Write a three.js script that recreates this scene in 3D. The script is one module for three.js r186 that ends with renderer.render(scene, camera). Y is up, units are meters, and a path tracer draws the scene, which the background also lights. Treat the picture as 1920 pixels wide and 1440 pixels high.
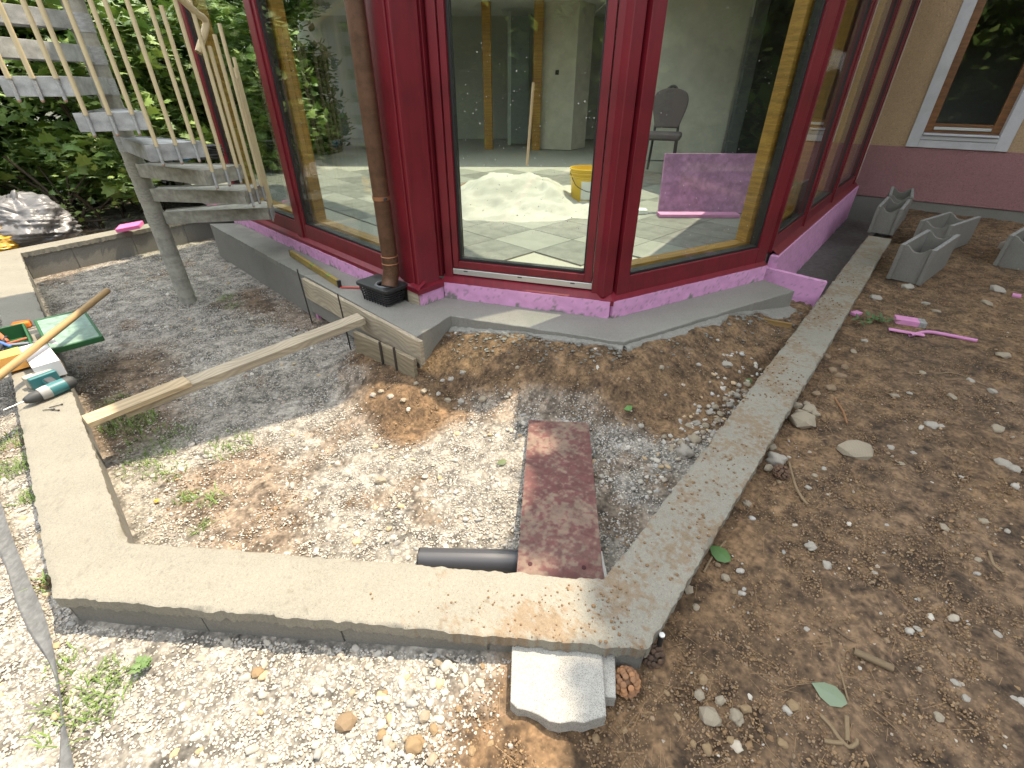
import * as THREE from 'three';
import { RoundedBoxGeometry } from 'three/addons/geometries/RoundedBoxGeometry.js';
import { ConvexGeometry } from 'three/addons/geometries/ConvexGeometry.js';
import { mergeGeometries, mergeVertices } from 'three/addons/utils/BufferGeometryUtils.js';

// ---------------------------------------------------------------- camera, sky, sun, exposure
const scene = new THREE.Scene();
const W = 1024, H = 768;
const FPX = 886.5, PITCH = 32.27 * Math.PI / 180, ROLL = 0.14 * Math.PI / 180, EYE = 1.55;
const camera = new THREE.PerspectiveCamera(2 * Math.atan(720 / FPX) * 180 / Math.PI, W / H, 0.02, 600);
camera.position.set(0, EYE, 0);
camera.rotation.order = 'YXZ';
camera.rotation.set(-PITCH, 0, ROLL);
camera.updateMatrixWorld(true);

const SUN = new THREE.Vector3(0.279, 1, -0.234).normalize();
{ // pale summer sky, brighter round the sun and towards the horizon haze
  const w = 256, h = 128, data = new Float32Array(w * h * 4);
  for (let j = 0; j < h; j++) for (let i = 0; i < w; i++) {
    const el = ((j + 0.5) / h - 0.5) * Math.PI, az = ((i + 0.5) / w - 0.5) * 2 * Math.PI;
    const d = new THREE.Vector3(Math.cos(el) * Math.cos(az), Math.sin(el), Math.cos(el) * Math.sin(az));
    const up = Math.max(0, d.y), g = Math.pow(1 - up, 3), s = Math.pow(Math.max(0, d.dot(SUN)), 8);
    const k = 4 * (j * w + i), b = 2.1;
    data[k] = b * (0.66 + 0.26 * g + 0.50 * s); data[k + 1] = b * (0.69 + 0.24 * g + 0.46 * s); data[k + 2] = b * (0.745 + 0.16 * g + 0.38 * s); data[k + 3] = 1;
    if (d.y < 0) { data[k] = 0.30; data[k + 1] = 0.28; data[k + 2] = 0.24; }
  }
  const t = new THREE.DataTexture(data, w, h, THREE.RGBAFormat, THREE.FloatType);
  t.mapping = THREE.EquirectangularReflectionMapping; t.magFilter = t.minFilter = THREE.LinearFilter; t.needsUpdate = true;
  scene.background = t; scene.environment = t;
}
const sun = new THREE.DirectionalLight(0xffedd2, 5);
sun.target.position.set(0, 0, -3); sun.position.copy(SUN).multiplyScalar(30).add(sun.target.position);
sun.castShadow = true; sun.shadow.mapSize.set(4096, 4096);
Object.assign(sun.shadow.camera, { left: -12, right: 12, top: 12, bottom: -12, near: 1, far: 70 });
scene.add(sun, sun.target);

const renderer = new THREE.WebGLRenderer({ antialias: true });
renderer.setSize(W, H);
renderer.toneMapping = THREE.LinearToneMapping;
renderer.toneMappingExposure = 1.66;
renderer.shadowMap.enabled = true;

// ---------------------------------------------------------------- helpers
let seed = 12345;
const rnd = () => { seed = (seed * 1664525 + 1013904223) >>> 0; return seed / 4294967296; };
const rr = (a, b) => a + (b - a) * rnd();
const V3 = (x, y, z) => new THREE.Vector3(x, y, z);
const V2 = (x, z) => new THREE.Vector2(x, z);
const clamp = (v, a = 0, b = 1) => Math.min(b, Math.max(a, v));
const sst = (a, b, v) => { const t = clamp((v - a) / (b - a)); return t * t * (3 - 2 * t); };
const lerp = (a, b, t) => a + (b - a) * t;
function hash2(i, j) { let n = (i * 374761393 + j * 668265263) | 0; n = Math.imul(n ^ (n >>> 13), 1274126177); return ((n ^ (n >>> 16)) >>> 0) / 4294967296; }
function vnoise(x, y, per = 0) {
  const i = Math.floor(x), j = Math.floor(y), u = x - i, v = y - j, a = u * u * (3 - 2 * u), b = v * v * (3 - 2 * v);
  const m = per ? (k => ((k % per) + per) % per) : (k => k);
  return lerp(lerp(hash2(m(i), m(j)), hash2(m(i + 1), m(j)), a), lerp(hash2(m(i), m(j + 1)), hash2(m(i + 1), m(j + 1)), a), b);
}
const fbm = (x, y, o = 4) => { let s = 0, a = 0.5, n = 0; for (let k = 0; k < o; k++) { s += a * vnoise(x + 17.3 * k, y - 9.1 * k); n += a; a *= 0.5; x *= 2.03; y *= 2.03; } return s / n; };

const camR = new THREE.Matrix3().setFromMatrix4(camera.matrixWorld);
const dirOf = (px, py) => V3((px - 960) / FPX, -(py - 720) / FPX, -1).applyMatrix3(camR);
function at(px, py, y) { const d = dirOf(px, py), k = (y - EYE) / d.y; return V3(d.x * k, y, d.z * k); }
function atG(px, py, up = 0) { let y = 0, p; for (let k = 0; k < 8; k++) { p = at(px, py, y + up); y = lerp(y, ground(p.x, p.z), 0.7); } return p; }

const names = {};
function numbered(n) { const k = names[n] = (names[n] ?? -1) + 1; return k ? n + '_' + String(k).padStart(3, '0') : n; }
function sh(m) { m.castShadow = m.receiveShadow = true; return m; }
function tag(o, label, category, group, kind) {
  o.userData = { label, category }; if (group) o.userData.group = group; if (kind) o.userData.kind = kind; return o;
}
function thing(name, label, category, p = [0, 0, 0], turn = 0, group) {
  const o = new THREE.Group(); o.name = numbered(name); o.position.set(...p); o.rotation.y = turn; scene.add(o);
  return tag(o, label, category, group);
}
function part(parent, name, geo, mat) { const m = sh(new THREE.Mesh(geo, mat)); m.name = name; parent.add(m); return m; }
function solo(name, geo, mat, label, category, group) { const m = sh(new THREE.Mesh(geo, mat)); m.name = numbered(name); scene.add(m); return tag(m, label, category, group); }
function struct(name, geo, mat) { const m = sh(new THREE.Mesh(geo, mat)); m.name = numbered(name); m.userData.kind = 'structure'; scene.add(m); return m; }

function uvBox(g, sc = 1) { // metres, projected along the dominant normal axis
  g.computeVertexNormals(); const p = g.attributes.position, n = g.attributes.normal, uv = new Float32Array(p.count * 2);
  for (let i = 0; i < p.count; i++) {
    const ax = Math.abs(n.getX(i)), ay = Math.abs(n.getY(i)), az = Math.abs(n.getZ(i));
    const [u, v] = ay >= ax && ay >= az ? [p.getX(i), p.getZ(i)] : ax >= az ? [p.getZ(i), p.getY(i)] : [p.getX(i), p.getY(i)];
    uv[2 * i] = u * sc; uv[2 * i + 1] = v * sc;
  }
  g.setAttribute('uv', new THREE.BufferAttribute(uv, 2)); return g;
}
function rbox(w, h, d, r = 0.004, s = 1) { r = Math.min(r, w / 2.01, h / 2.01, d / 2.01); const g = new RoundedBoxGeometry(w, h, d, s, r); const q = g.clone(); const n = q.attributes.normal; const u = uvBox(g); u.setAttribute('normal', n); return u; }
function tube(pts, r, seg = 40, rad = 8, closed = false) { return new THREE.TubeGeometry(new THREE.CatmullRomCurve3(pts, closed, 'catmullrom', 0.4), seg, r, rad, closed); }
function bar(parent, name, A, B, w, h, mat, r = 0.003) { // box beam from A to B (w across, h up)
  const d = B.clone().sub(A), L = d.length(); const m = part(parent, name, rbox(L, h, w, r), mat);
  m.position.copy(A).add(B).multiplyScalar(0.5); m.quaternion.setFromRotationMatrix(basis(d)); return m;
}
function basis(d) { const x = d.clone().normalize(), z = x.clone().cross(V3(0, 1, 0)).normalize(), y = z.clone().cross(x); return new THREE.Matrix4().makeBasis(x, y, z); }
function prism(poly, y0, y1, bevel = 0) { // plan polygon [V2(x,z)...] extruded between heights
  const s = new THREE.Shape(poly.map(p => new THREE.Vector2(p.x, -p.y)));
  const g = new THREE.ExtrudeGeometry(s, { depth: y1 - y0 - 2 * bevel, bevelEnabled: bevel > 0, bevelThickness: bevel, bevelSize: bevel, bevelOffset: -bevel, bevelSegments: 1 });
  g.rotateX(-Math.PI / 2); g.translate(0, y0 + bevel, 0); return uvBox(g);
}
function rock(rx, ry, rz, det = 2, rough = 0.25, s0 = 0) {
  let g = new THREE.IcosahedronGeometry(1, det); g.deleteAttribute('uv'); g.deleteAttribute('normal'); g = mergeVertices(g, 1e-4);
  const p = g.attributes.position, o = s0 * 13.7 + 3;
  for (let i = 0; i < p.count; i++) {
    const x = p.getX(i), y = p.getY(i), z = p.getZ(i);
    const k = 1 + rough * (2 * fbm(x * 1.3 + o, y * 1.3 + z * 1.7 - o, 3) - 1) * 1.6 + (det > 2 ? 0.10 * (fbm(x * 6 + o, y * 6 - z * 5, 3) - 0.5) : 0);
    const q = Math.round(k * 7) / 7 * 0.4 + k * 0.6;
    p.setXYZ(i, x * q * rx, y * q * ry, z * q * rz);
  }
  return uvBox(g);
}
function chunk(n, rx, ry, rz, jit = 0.25) { // angular broken stone
  const pts = []; for (let i = 0; i < n; i++) { const t = Math.acos(1 - 2 * (i + 0.5) / n), f = i * 2.39996 + rnd() * 0.8, k = 1 - jit * rnd(); pts.push(V3(Math.sin(t) * Math.cos(f) * rx * k, Math.cos(t) * ry * k, Math.sin(t) * Math.sin(f) * rz * k)); }
  return uvBox(new ConvexGeometry(pts));
}
// textures --------------------------------------------------------
function tex(size, fn, srgb = true) {
  const d = new Uint8Array(size * size * 4);
  for (let j = 0; j < size; j++) for (let i = 0; i < size; i++) { const c = fn(i / size, j / size, i, j), k = 4 * (j * size + i); d[k] = c[0]; d[k + 1] = c[1]; d[k + 2] = c[2]; d[k + 3] = 255; }
  const t = new THREE.DataTexture(d, size, size); t.wrapS = t.wrapT = THREE.RepeatWrapping; t.magFilter = THREE.LinearFilter; t.minFilter = THREE.LinearMipmapLinearFilter; t.generateMipmaps = true;
  if (srgb) t.colorSpace = THREE.SRGBColorSpace; t.needsUpdate = true; return t;
}
const pf = (u, v, f, o) => { let s = 0, a = 0.5, n = 0; for (let k = 0; k < o; k++) { s += a * vnoise(u * f + 31 * k, v * f, f) ; n += a; a *= 0.55; f *= 2; } return s / n; };
const pfT = (u, v, f, o) => { let s = 0, a = 0.5, n = 0; for (let k = 0; k < o; k++) { s += a * vnoise(u * f, v * f + f * 5 * k, f); n += a; a *= 0.55; f *= 2; } return s / n; };
const g3 = v => { v = clamp(v, 0, 1) * 255; return [v, v, v]; };
const grainT = tex(512, (u, v, i, j) => { const n = pf(u, v, 16, 5), sp = hash2(i, j + 999); return g3(0.80 + 0.30 * (n - 0.5) + (sp > 0.985 ? -0.25 : sp > 0.97 ? 0.12 : 0) + 0.08 * (hash2(i * 3, j) - 0.5)); });
const sandT = tex(1024, (u, v, i, j) => { const h = hash2(i >> 1, j >> 1), k = hash2((i >> 2) + 77, j >> 2); return g3(0.84 + 0.13 * (h - 0.5) + 0.10 * (pf(u, v, 128, 2) - 0.5) + 0.05 * (pf(u, v, 6, 3) - 0.5) + (k > 0.992 ? -0.22 : k > 0.985 ? 0.1 : 0)); });
const grainB = tex(512, (u, v, i, j) => g3(0.5 + 0.7 * (pf(u, v, 32, 5) - 0.5) + (hash2(i, j + 999) > 0.985 ? -0.3 : 0)), false);
const soilT = tex(1024, (u, v, i, j) => { const n = pf(u, v, 24, 6), m = pfT(u, v, 96, 3); return g3(0.74 + 0.75 * (n - 0.5) + 0.55 * (m - 0.5) + (hash2(i >> 1, j >> 1) > 0.988 ? 0.22 : 0)); });
const soilB = tex(1024, (u, v) => g3(0.5 + 0.9 * (pfT(u, v, 64, 4) - 0.5)), false);
const woodT = tex(512, (u, v) => { const w = pf(u, v, 2, 2), r = Math.sin((v * 13 + w * 3.4) * 6.283) * 0.5 + 0.5, f = 0.6 * vnoise(u * 4, v * 128, 128) + 0.4 * vnoise(u * 16, v * 256, 256); return g3(0.80 + 0.09 * (r - 0.5) + 0.20 * (f - 0.5) + 0.1 * (w - 0.5)); });
const plasterB = tex(512, (u, v) => g3(0.5 + 0.9 * (pf(u, v, 64, 3) - 0.5)), false);
const plasterT = tex(512, (u, v, i, j) => g3(0.9 + 0.12 * (pf(u, v, 8, 5) - 0.5) + 0.10 * (hash2(i, j) - 0.5)));
const paintT = tex(512, (u, v, i, j) => { const n = pf(u, v, 8, 4), st = vnoise(u * 64, v * 4, 64), k = hash2((i >> 1) + 5, (j >> 1) + 9); return g3(0.84 + 0.12 * (n - 0.5) + 0.10 * (st - 0.5) + (k > 0.9975 ? 0.16 : 0)); });
const rep = (t, s) => { const c = t.clone(); c.repeat.set(s, s); c.needsUpdate = true; return c; };

function M(r, g, b, o = {}) { const m = new THREE.MeshStandardMaterial({ roughness: 0.8, ...o }); m.color.setRGB(r, g, b); return m; }
function MP(r, g, b, o = {}) { const m = new THREE.MeshPhysicalMaterial({ roughness: 0.5, ...o }); m.color.setRGB(r, g, b); return m; }
const mat = {
  concrete: M(0.50, 0.475, 0.42, { map: rep(grainT, 4), bumpMap: rep(grainB, 5), bumpScale: 0.0015, roughness: 0.92 }),
  block: M(0.285, 0.275, 0.245, { map: rep(sandT, 2), bumpMap: rep(grainB, 6), bumpScale: 0.002, roughness: 0.95 }),
  blockRim: M(0.42, 0.42, 0.41, { map: rep(grainT, 6), roughness: 0.95 }),
  wet: M(0.33, 0.32, 0.285, { map: rep(sandT, 1.5), bumpMap: rep(grainB, 3), bumpScale: 0.0005, roughness: 0.6 }),
  wetDark: M(0.20, 0.195, 0.18, { map: rep(grainT, 3), bumpMap: rep(grainB, 5), bumpScale: 0.003, roughness: 0.8 }),
  red: MP(0.23, 0.013, 0.025, { roughness: 0.42, clearcoat: 0.2, clearcoatRoughness: 0.4, map: rep(paintT, 1.3) }),
  gasket: M(0.012, 0.013, 0.013, { roughness: 0.6 }),
  alu: M(0.62, 0.62, 0.60, { roughness: 0.38, metalness: 0.75 }),
  galv: M(0.66, 0.68, 0.69, { roughness: 0.55, metalness: 0.2, map: rep(grainT, 1.5) }),
  galvOld: M(0.56, 0.545, 0.47, { roughness: 0.75, metalness: 0.15, map: rep(grainT, 2) }),
  rod: M(0.60, 0.50, 0.31, { roughness: 0.6 }),
  pink: M(0.72, 0.31, 0.57, { roughness: 0.85, map: rep(plasterT, 3), bumpMap: rep(plasterB, 4), bumpScale: 0.0008 }),
  pinkHot: M(0.78, 0.16, 0.38, { roughness: 0.85 }),
  copper: MP(0.20, 0.105, 0.060, { roughness: 0.5, metalness: 0.45, map: rep(grainT, 2) }),
  copperB: MP(0.36, 0.17, 0.09, { roughness: 0.42, metalness: 0.6 }),
  glass: MP(0.93, 0.97, 0.94, { transmission: 1, thickness: 0, roughness: 0.0, ior: 1.52, side: THREE.DoubleSide }),
  wood: M(0.62, 0.46, 0.27, { map: rep(woodT, 2), roughness: 0.75 }),
  woodNew: M(0.74, 0.57, 0.35, { map: rep(woodT, 2), roughness: 0.75 }),
  woodPale: M(0.64, 0.54, 0.39, { map: rep(woodT, 2.5), roughness: 0.8 }),
  woodWorn: M(0.40, 0.33, 0.22, { map: rep(woodT, 2), roughness: 0.85 }),
  woodWet: M(0.24, 0.15, 0.07, { map: rep(woodT, 2), roughness: 0.7 }),
  oak: M(0.60, 0.31, 0.06, { map: rep(woodT, 1.4), roughness: 0.5 }),
  iron: M(0.06, 0.055, 0.05, { roughness: 0.6, metalness: 0.5 }),
  blackP: M(0.02, 0.02, 0.021, { roughness: 0.45 }),
  handle: M(0.58, 0.39, 0.18, { map: rep(woodT, 3), roughness: 0.55 }),
  stoneA: M(0.47, 0.40, 0.295, { map: rep(grainT, 8), roughness: 0.95 }),
  stoneB: M(0.36, 0.26, 0.16, { map: rep(grainT, 8), roughness: 0.95 }),
  stoneC: M(0.52, 0.48, 0.41, { map: rep(grainT, 8), roughness: 0.95 }),
  stoneD: M(0.42, 0.295, 0.165, { map: rep(grainT, 8), roughness: 0.95 }),
};

// ---------------------------------------------------------------- plan of the place (metres; gravel inside the kerb is y = 0)
const KT = 0.25, ST = 0.34;               // kerb top, footing top
const KO = [V2(-1.38, -0.86), V2(0.37, -0.705)];   // outer front corners
const dL = V2(Math.cos(134.8 * Math.PI / 180), -Math.sin(134.8 * Math.PI / 180));
const dRt = V2(Math.cos(50.1 * Math.PI / 180), -Math.sin(50.1 * Math.PI / 180));
const KW = 0.202;
const nrm = (a, b) => { const d = b.clone().sub(a).normalize(); return V2(-d.y, d.x); };
function lineX(p, d, q, e) { const k = ((q.x - p.x) * e.y - (q.y - p.y) * e.x) / (d.x * e.y - d.y * e.x); return V2(p.x + d.x * k, p.y + d.y * k); }
// inner/outer lines of the four legs
const frontD = KO[1].clone().sub(KO[0]).normalize();
const backI = V2(-4.498, -4.28), backD = V2(Math.cos(57.8 * Math.PI / 180), -Math.sin(57.8 * Math.PI / 180));
const inFrontP = KO[0].clone().add(V2(frontD.y, -frontD.x).multiplyScalar(KW * 1.03));
const inLeftP = KO[0].clone().add(V2(-dL.y, dL.x).multiplyScalar(-KW)).x > KO[0].x ? KO[0].clone().add(V2(-dL.y, dL.x).multiplyScalar(-KW)) : KO[0].clone().add(V2(-dL.y, dL.x).multiplyScalar(KW));
const inRightP = (() => { const a = V2(-dRt.y, dRt.x).multiplyScalar(KW); const p = KO[1].clone().add(a); return p.x < KO[1].x ? p : KO[1].clone().sub(a); })();
const backO = (() => { const n = V2(-backD.y, backD.x).multiplyScalar(KW); const p = backI.clone().add(n); return p.x < backI.x ? p : backI.clone().sub(n); })();
const cFLi = lineX(inFrontP, frontD, inLeftP, dL), cFRi = lineX(inFrontP, frontD, inRightP, dRt);
const cBLi = lineX(inLeftP, dL, backI, backD), cBLo = lineX(KO[0], dL, backO, backD);
// facade: L (left), post return, B (door), C, R (right)
const L0 = V2(-2.95, -5.142), L1 = V2(-0.596, -2.841), B0 = V2(-0.458, -3.005), C0 = V2(0.604, -2.667), R0 = V2(1.848, -3.362);
const Rd = V2(0.6334, -0.7738), Rg0 = V2(1.937, -3.573);
const FR = (A, B) => { const t = B.clone().sub(A), L = t.length(); t.normalize(); return { A, t, n: V2(-t.y, t.x), L, turn: Math.atan2(-t.y, t.x) }; };
const FL = FR(L0, L1), FB = FR(B0, C0), FC = FR(C0, R0), FRt = FR(Rg0.clone().add(V2(0.774, 0.633).multiplyScalar(0.05)), Rg0.clone().add(V2(0.774, 0.633).multiplyScalar(0.05)).add(Rd.clone().multiplyScalar(4.1)));
const FP = FR(L1, B0);
const fpt = (F, s, n, y = 0) => V3(F.A.x + F.t.x * s + F.n.x * n, y, F.A.y + F.t.y * s + F.n.y * n);
// footing edge polyline
const S0 = V2(-0.545, -2.42), S0b = V2(-0.382, -2.709), S1 = V2(0.625, -2.36), S2 = V2(1.976, -3.148), SC = V2(-3.123, -5.003);
function segD(p, a, b) { const ax = b.x - a.x, ay = b.y - a.y, t = clamp(((p.x - a.x) * ax + (p.y - a.y) * ay) / (ax * ax + ay * ay)); return Math.hypot(p.x - a.x - ax * t, p.y - a.y - ay * t); }
const side = (p, a, d) => (p.x - a.x) * d.y - (p.y - a.y) * d.x; // > 0: right of direction d seen from above (x right, z down)
// signed distances outward of kerb (outer faces)
function zones(x, z) {
  const p = V2(x, z);
  const dR = -(side(p, KO[1], dRt)) ;   // sign fixed below
  return { r: rSign * dR, f: fSign * side(p, KO[0], frontD), l: lSign * side(p, KO[0], dL), b: bSign * side(p, backO, backD), s: Math.min(segD(p, S0, S0b), segD(p, S0b, S1), segD(p, S1, S2)), w: segD(p, SC, S0) };
}
let rSign = 1, fSign = 1, lSign = 1, bSign = 1;
{ const z = zones(-1, -2); rSign = z.r > 0 ? -1 : 1; fSign = z.f > 0 ? -1 : 1; lSign = z.l > 0 ? -1 : 1; bSign = z.b > 0 ? -1 : 1; }
function soilMask(x, z) {
  const q = zones(x, z), n = fbm(x * 2.1 + 5, z * 2.1, 4) - 0.5, n2 = fbm(x * 6 + 50, z * 6, 3) - 0.5;
  if (q.r > -0.1) return 1;
  if (q.f > -0.1) return sst(-0.35, 0.05, x + n * 0.9 + n2 * 0.3 - 0.02);
  if (q.l > -0.1 || q.b > -0.1) return sst(0.55, 0.75, n + 0.5);
  let m = sst(0.62, 0.40, q.s + n * 0.5 + n2 * 0.15);
  m = Math.max(m, sst(0.30, 0.05, segD(V2(x, z), V2(-0.9, -2.55), V2(-0.55, -2.2)) + n * 0.3));
  m = Math.max(m, 0.5 * sst(0.11, 0.2, n + 0.35 * n2));
  m = Math.max(m, 0.62 * sst(0.30, 0.12, segD(V2(x, z), V2(-1.22, -1.62), V2(-1.0, -1.28)) + n * 0.35 + n2 * 0.2));
  m = Math.max(m, 0.7 * sst(0.4, 0.1, segD(V2(x, z), V2(-2.1, -2.1), V2(-2.5, -2.7)) + n * 0.4));
  m = Math.max(m, 0.8 * sst(0.3, 0.1, segD(V2(x, z), V2(-2.3, -3.9), V2(-2.0, -3.6)) + n * 0.4));
  return m;
}
function ground(x, z) {
  const q = zones(x, z);
  let inside = 0.075 * sst(-0.9, 0.4, x) * sst(-1.1, -1.8, z);
  inside += 0.225 * sst(0.62, 0.02, Math.min(segD(V2(x, z), S0b, S1), segD(V2(x, z), S1, S2))) * sst(0.32, -0.04, (x - S0.x) * -0.699 + (z - S0.y) * 0.715);
  inside = Math.max(inside, 0.2 * sst(1.0, 0.25, Math.hypot(x - 1.95, z + 2.85)));
  inside = Math.max(inside, 0.10 * sst(0.55, 0.2, Math.hypot(x - 0.95, z + 1.75)));
  inside = Math.max(inside, 0.13 * sst(0.40, 0.06, segD(V2(x, z), V2(-0.88, -2.62), V2(-0.58, -2.3))));
  inside -= 0.05 * sst(0.3, 0.05, Math.hypot(x + 2.75, z + 3.8));
  if (q.r > -0.6) inside = Math.min(inside, lerp(inside, 0.205, sst(-0.6, -0.3, q.r)));
  let y = inside;
  const right = 0.125 + 0.055 * sst(0.4, 2.2, x) + 0.03 * (fbm(x * 1.1, z * 1.1, 3) - 0.5) + 0.02 * (fbm(x * 5, z * 5, 2) - 0.5);
  const front = 0.115 + 0.045 * sst(-0.7, 0.2, x) + 0.03 * (fbm(x * 1.6, z * 1.6, 3) - 0.5);
  y = lerp(y, front, sst(-0.17, -0.03, q.f));
  y = lerp(y, 0.04 + 0.07 * sst(-2.6, -1.3, x), sst(-0.17, -0.03, q.l));
  y = lerp(y, 0.10, sst(-0.17, -0.03, q.b) * (q.r < 0 ? 1 : 0));
  y = lerp(y, right, sst(-0.17, -0.03, q.r));
  const trench = sst(0.0, 0.08, (x - 2.05) * 0.6334 - (z + 3.35) * 0.7738) * (q.r < -0.02 ? 1 : 0);
  return y - 0.5 * trench * sst(-0.02, -0.1, q.r) ;
}
function groundFine(x, z, m) {
  return (fbm(x * 14, z * 14, 3) - 0.5) * (0.012 + 0.022 * m) + (hash2(Math.round(x * 900), Math.round(z * 900)) - 0.5) * (0.003 + 0.006 * m);
}

// ---------------------------------------------------------------- ground
{
  const ax = (lo, hi, st, far) => { const a = []; for (const f of [...far].reverse()) a.push(lo - f); for (let v = lo; v <= hi + 1e-6; v += st) a.push(v); for (const f of far) a.push(hi + f); return a; };
  const far = [0.5, 1.5, 4, 9, 20, 45, 100, 220];
  const xs = ax(-6.2, 7.4, 0.032, far), zs = ax(-8.2, 1.1, 0.032, far);
  const nx = xs.length, nz = zs.length, P = new Float32Array(nx * nz * 3), C = new Float32Array(nx * nz * 3), U = new Float32Array(nx * nz * 2), I = [];
  for (let j = 0; j < nz; j++) for (let i = 0; i < nx; i++) {
    const x = xs[i], z = zs[j], k = j * nx + i, near = x > -6.2 && x < 7.4 && z > -8.2 && z < 1.1;
    const m = near ? soilMask(x, z) : 0.9, y = ground(x, z) + (near ? groundFine(x, z, m) : -0.02);
    P.set([x, y, z], 3 * k); U.set([x / 1.3, z / 1.3], 2 * k);
    const v = 0.75 + 0.5 * fbm(x * 3 + 9, z * 3, 4), t = fbm(x * 1.3 - 20, z * 1.3, 3), w = fbm(x * 0.9 + 70, z * 0.9 + 4, 3);
    const q = zones(x, z), rt = sst(-0.1, 0.6, q.r);
    const soil = [lerp(0.20, 0.265, t) * v, lerp(0.122, 0.168, t) * v, lerp(0.062, 0.09, t) * v];
    soil[0] = lerp(soil[0], 0.215 * v, rt * sst(0.35, 0.6, w)); soil[1] = lerp(soil[1], 0.140 * v, rt * sst(0.35, 0.6, w)); soil[2] = lerp(soil[2], 0.082 * v, rt * sst(0.35, 0.6, w));
    const grav = [0.385 * v, 0.355 * v, 0.305 * v];
    if (!near) { soil[0] = 0.06; soil[1] = 0.075; soil[2] = 0.03; }
    C.set([lerp(grav[0], soil[0], m), lerp(grav[1], soil[1], m), lerp(grav[2], soil[2], m)], 3 * k);
  }
  for (let j = 0; j < nz - 1; j++) for (let i = 0; i < nx - 1; i++) { const a = j * nx + i; I.push(a, a + nx, a + 1, a + 1, a + nx, a + nx + 1); }
  const g = new THREE.BufferGeometry();
  g.setAttribute('position', new THREE.BufferAttribute(P, 3)); g.setAttribute('color', new THREE.BufferAttribute(C, 3)); g.setAttribute('uv', new THREE.BufferAttribute(U, 2)); g.setIndex(I); g.computeVertexNormals();
  struct('ground', g, M(1, 1, 1, { vertexColors: true, map: soilT, bumpMap: soilB, bumpScale: 0.009, roughness: 0.97 }));
}
// ---------------------------------------------------------------- kerb of filled formwork blocks
function capGrid(q, y, nu, nv, colour, amp = 0.0005) { // quad [o0,o1,i1,i0] as a fine top sheet with skirt
  const P = [], C = [], U = [], I = [];
  for (let j = 0; j <= nv; j++) for (let i = 0; i <= nu; i++) {
    const u = i / nu, v = j / nv, a = q[0].clone().lerp(q[1], u), b = q[3].clone().lerp(q[2], u), e = (j === 0 || j === nv) && i > 0 && i < nu;
    const p = a.lerp(b, v), jit = e ? (fbm(p.x * 40, p.y * 40, 3) - 0.5) * 0.016 : 0, dir = q[3].clone().sub(q[0]).normalize().multiplyScalar(jit);
    p.add(dir);
    P.push(p.x, y + (fbm(p.x * 25, p.y * 25, 3) - 0.5) * amp - (e ? 0.004 + 0.012 * Math.max(0, fbm(p.x * 12 + 40, p.y * 12, 3) - 0.6) * 4 : 0), p.y); U.push(p.x, p.y); C.push(...colour(p.x, p.y));
  }
  for (let j = 0; j < nv; j++) for (let i = 0; i < nu; i++) { const a = j * (nu + 1) + i; I.push(a, a + 1, a + nu + 1, a + 1, a + nu + 2, a + nu + 1); }
  // skirt
  const src = []; for (let i = 0; i <= nu; i++) src.push(i); for (let j = 1; j <= nv; j++) src.push(j * (nu + 1) + nu); for (let i = nu - 1; i >= 0; i--) src.push(nv * (nu + 1) + i); for (let j = nv - 1; j >= 1; j--) src.push(j * (nu + 1));
  const ring = src.map(r => { P.push(P[3 * r], P[3 * r + 1], P[3 * r + 2]); U.push(U[2 * r], U[2 * r + 1]); C.push(C[3 * r], C[3 * r + 1], C[3 * r + 2]); return P.length / 3 - 1; });
  const base = P.length / 3;
  for (const r of ring) { const x = P[3 * r], z = P[3 * r + 2]; P.push(x + (hash2(r, 5) - 0.5) * 0.004, y - 0.046 + (hash2(r, 8) - 0.5) * 0.012, z + (hash2(r, 6) - 0.5) * 0.004); U.push(x, z + 0.03); C.push(C[3 * r], C[3 * r + 1], C[3 * r + 2]); }
  for (let k = 0; k < ring.length; k++) { const a = ring[k], b = ring[(k + 1) % ring.length], c = base + k, d = base + (k + 1) % ring.length; I.push(a, c, b, b, c, d); }
  let g = new THREE.BufferGeometry(); g.setAttribute('position', new THREE.Float32BufferAttribute(P, 3)); g.setAttribute('color', new THREE.Float32BufferAttribute(C, 3)); g.setAttribute('uv', new THREE.Float32BufferAttribute(U, 2)); g.setIndex(I);
  g.computeVertexNormals(); if (g.attributes.normal.getY(Math.floor(nu / 2) + 2 * (nu + 1)) < 0) { const idx = g.index.array; for (let k = 0; k < idx.length; k += 3) { const t = idx[k]; idx[k] = idx[k + 1]; idx[k + 1] = t; } g.computeVertexNormals(); }
  return g;
}
const capMat = M(1, 1, 1, { vertexColors: true, map: rep(sandT, 2), bumpMap: rep(grainB, 5), bumpScale: 0.0012, roughness: 0.93 });
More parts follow.
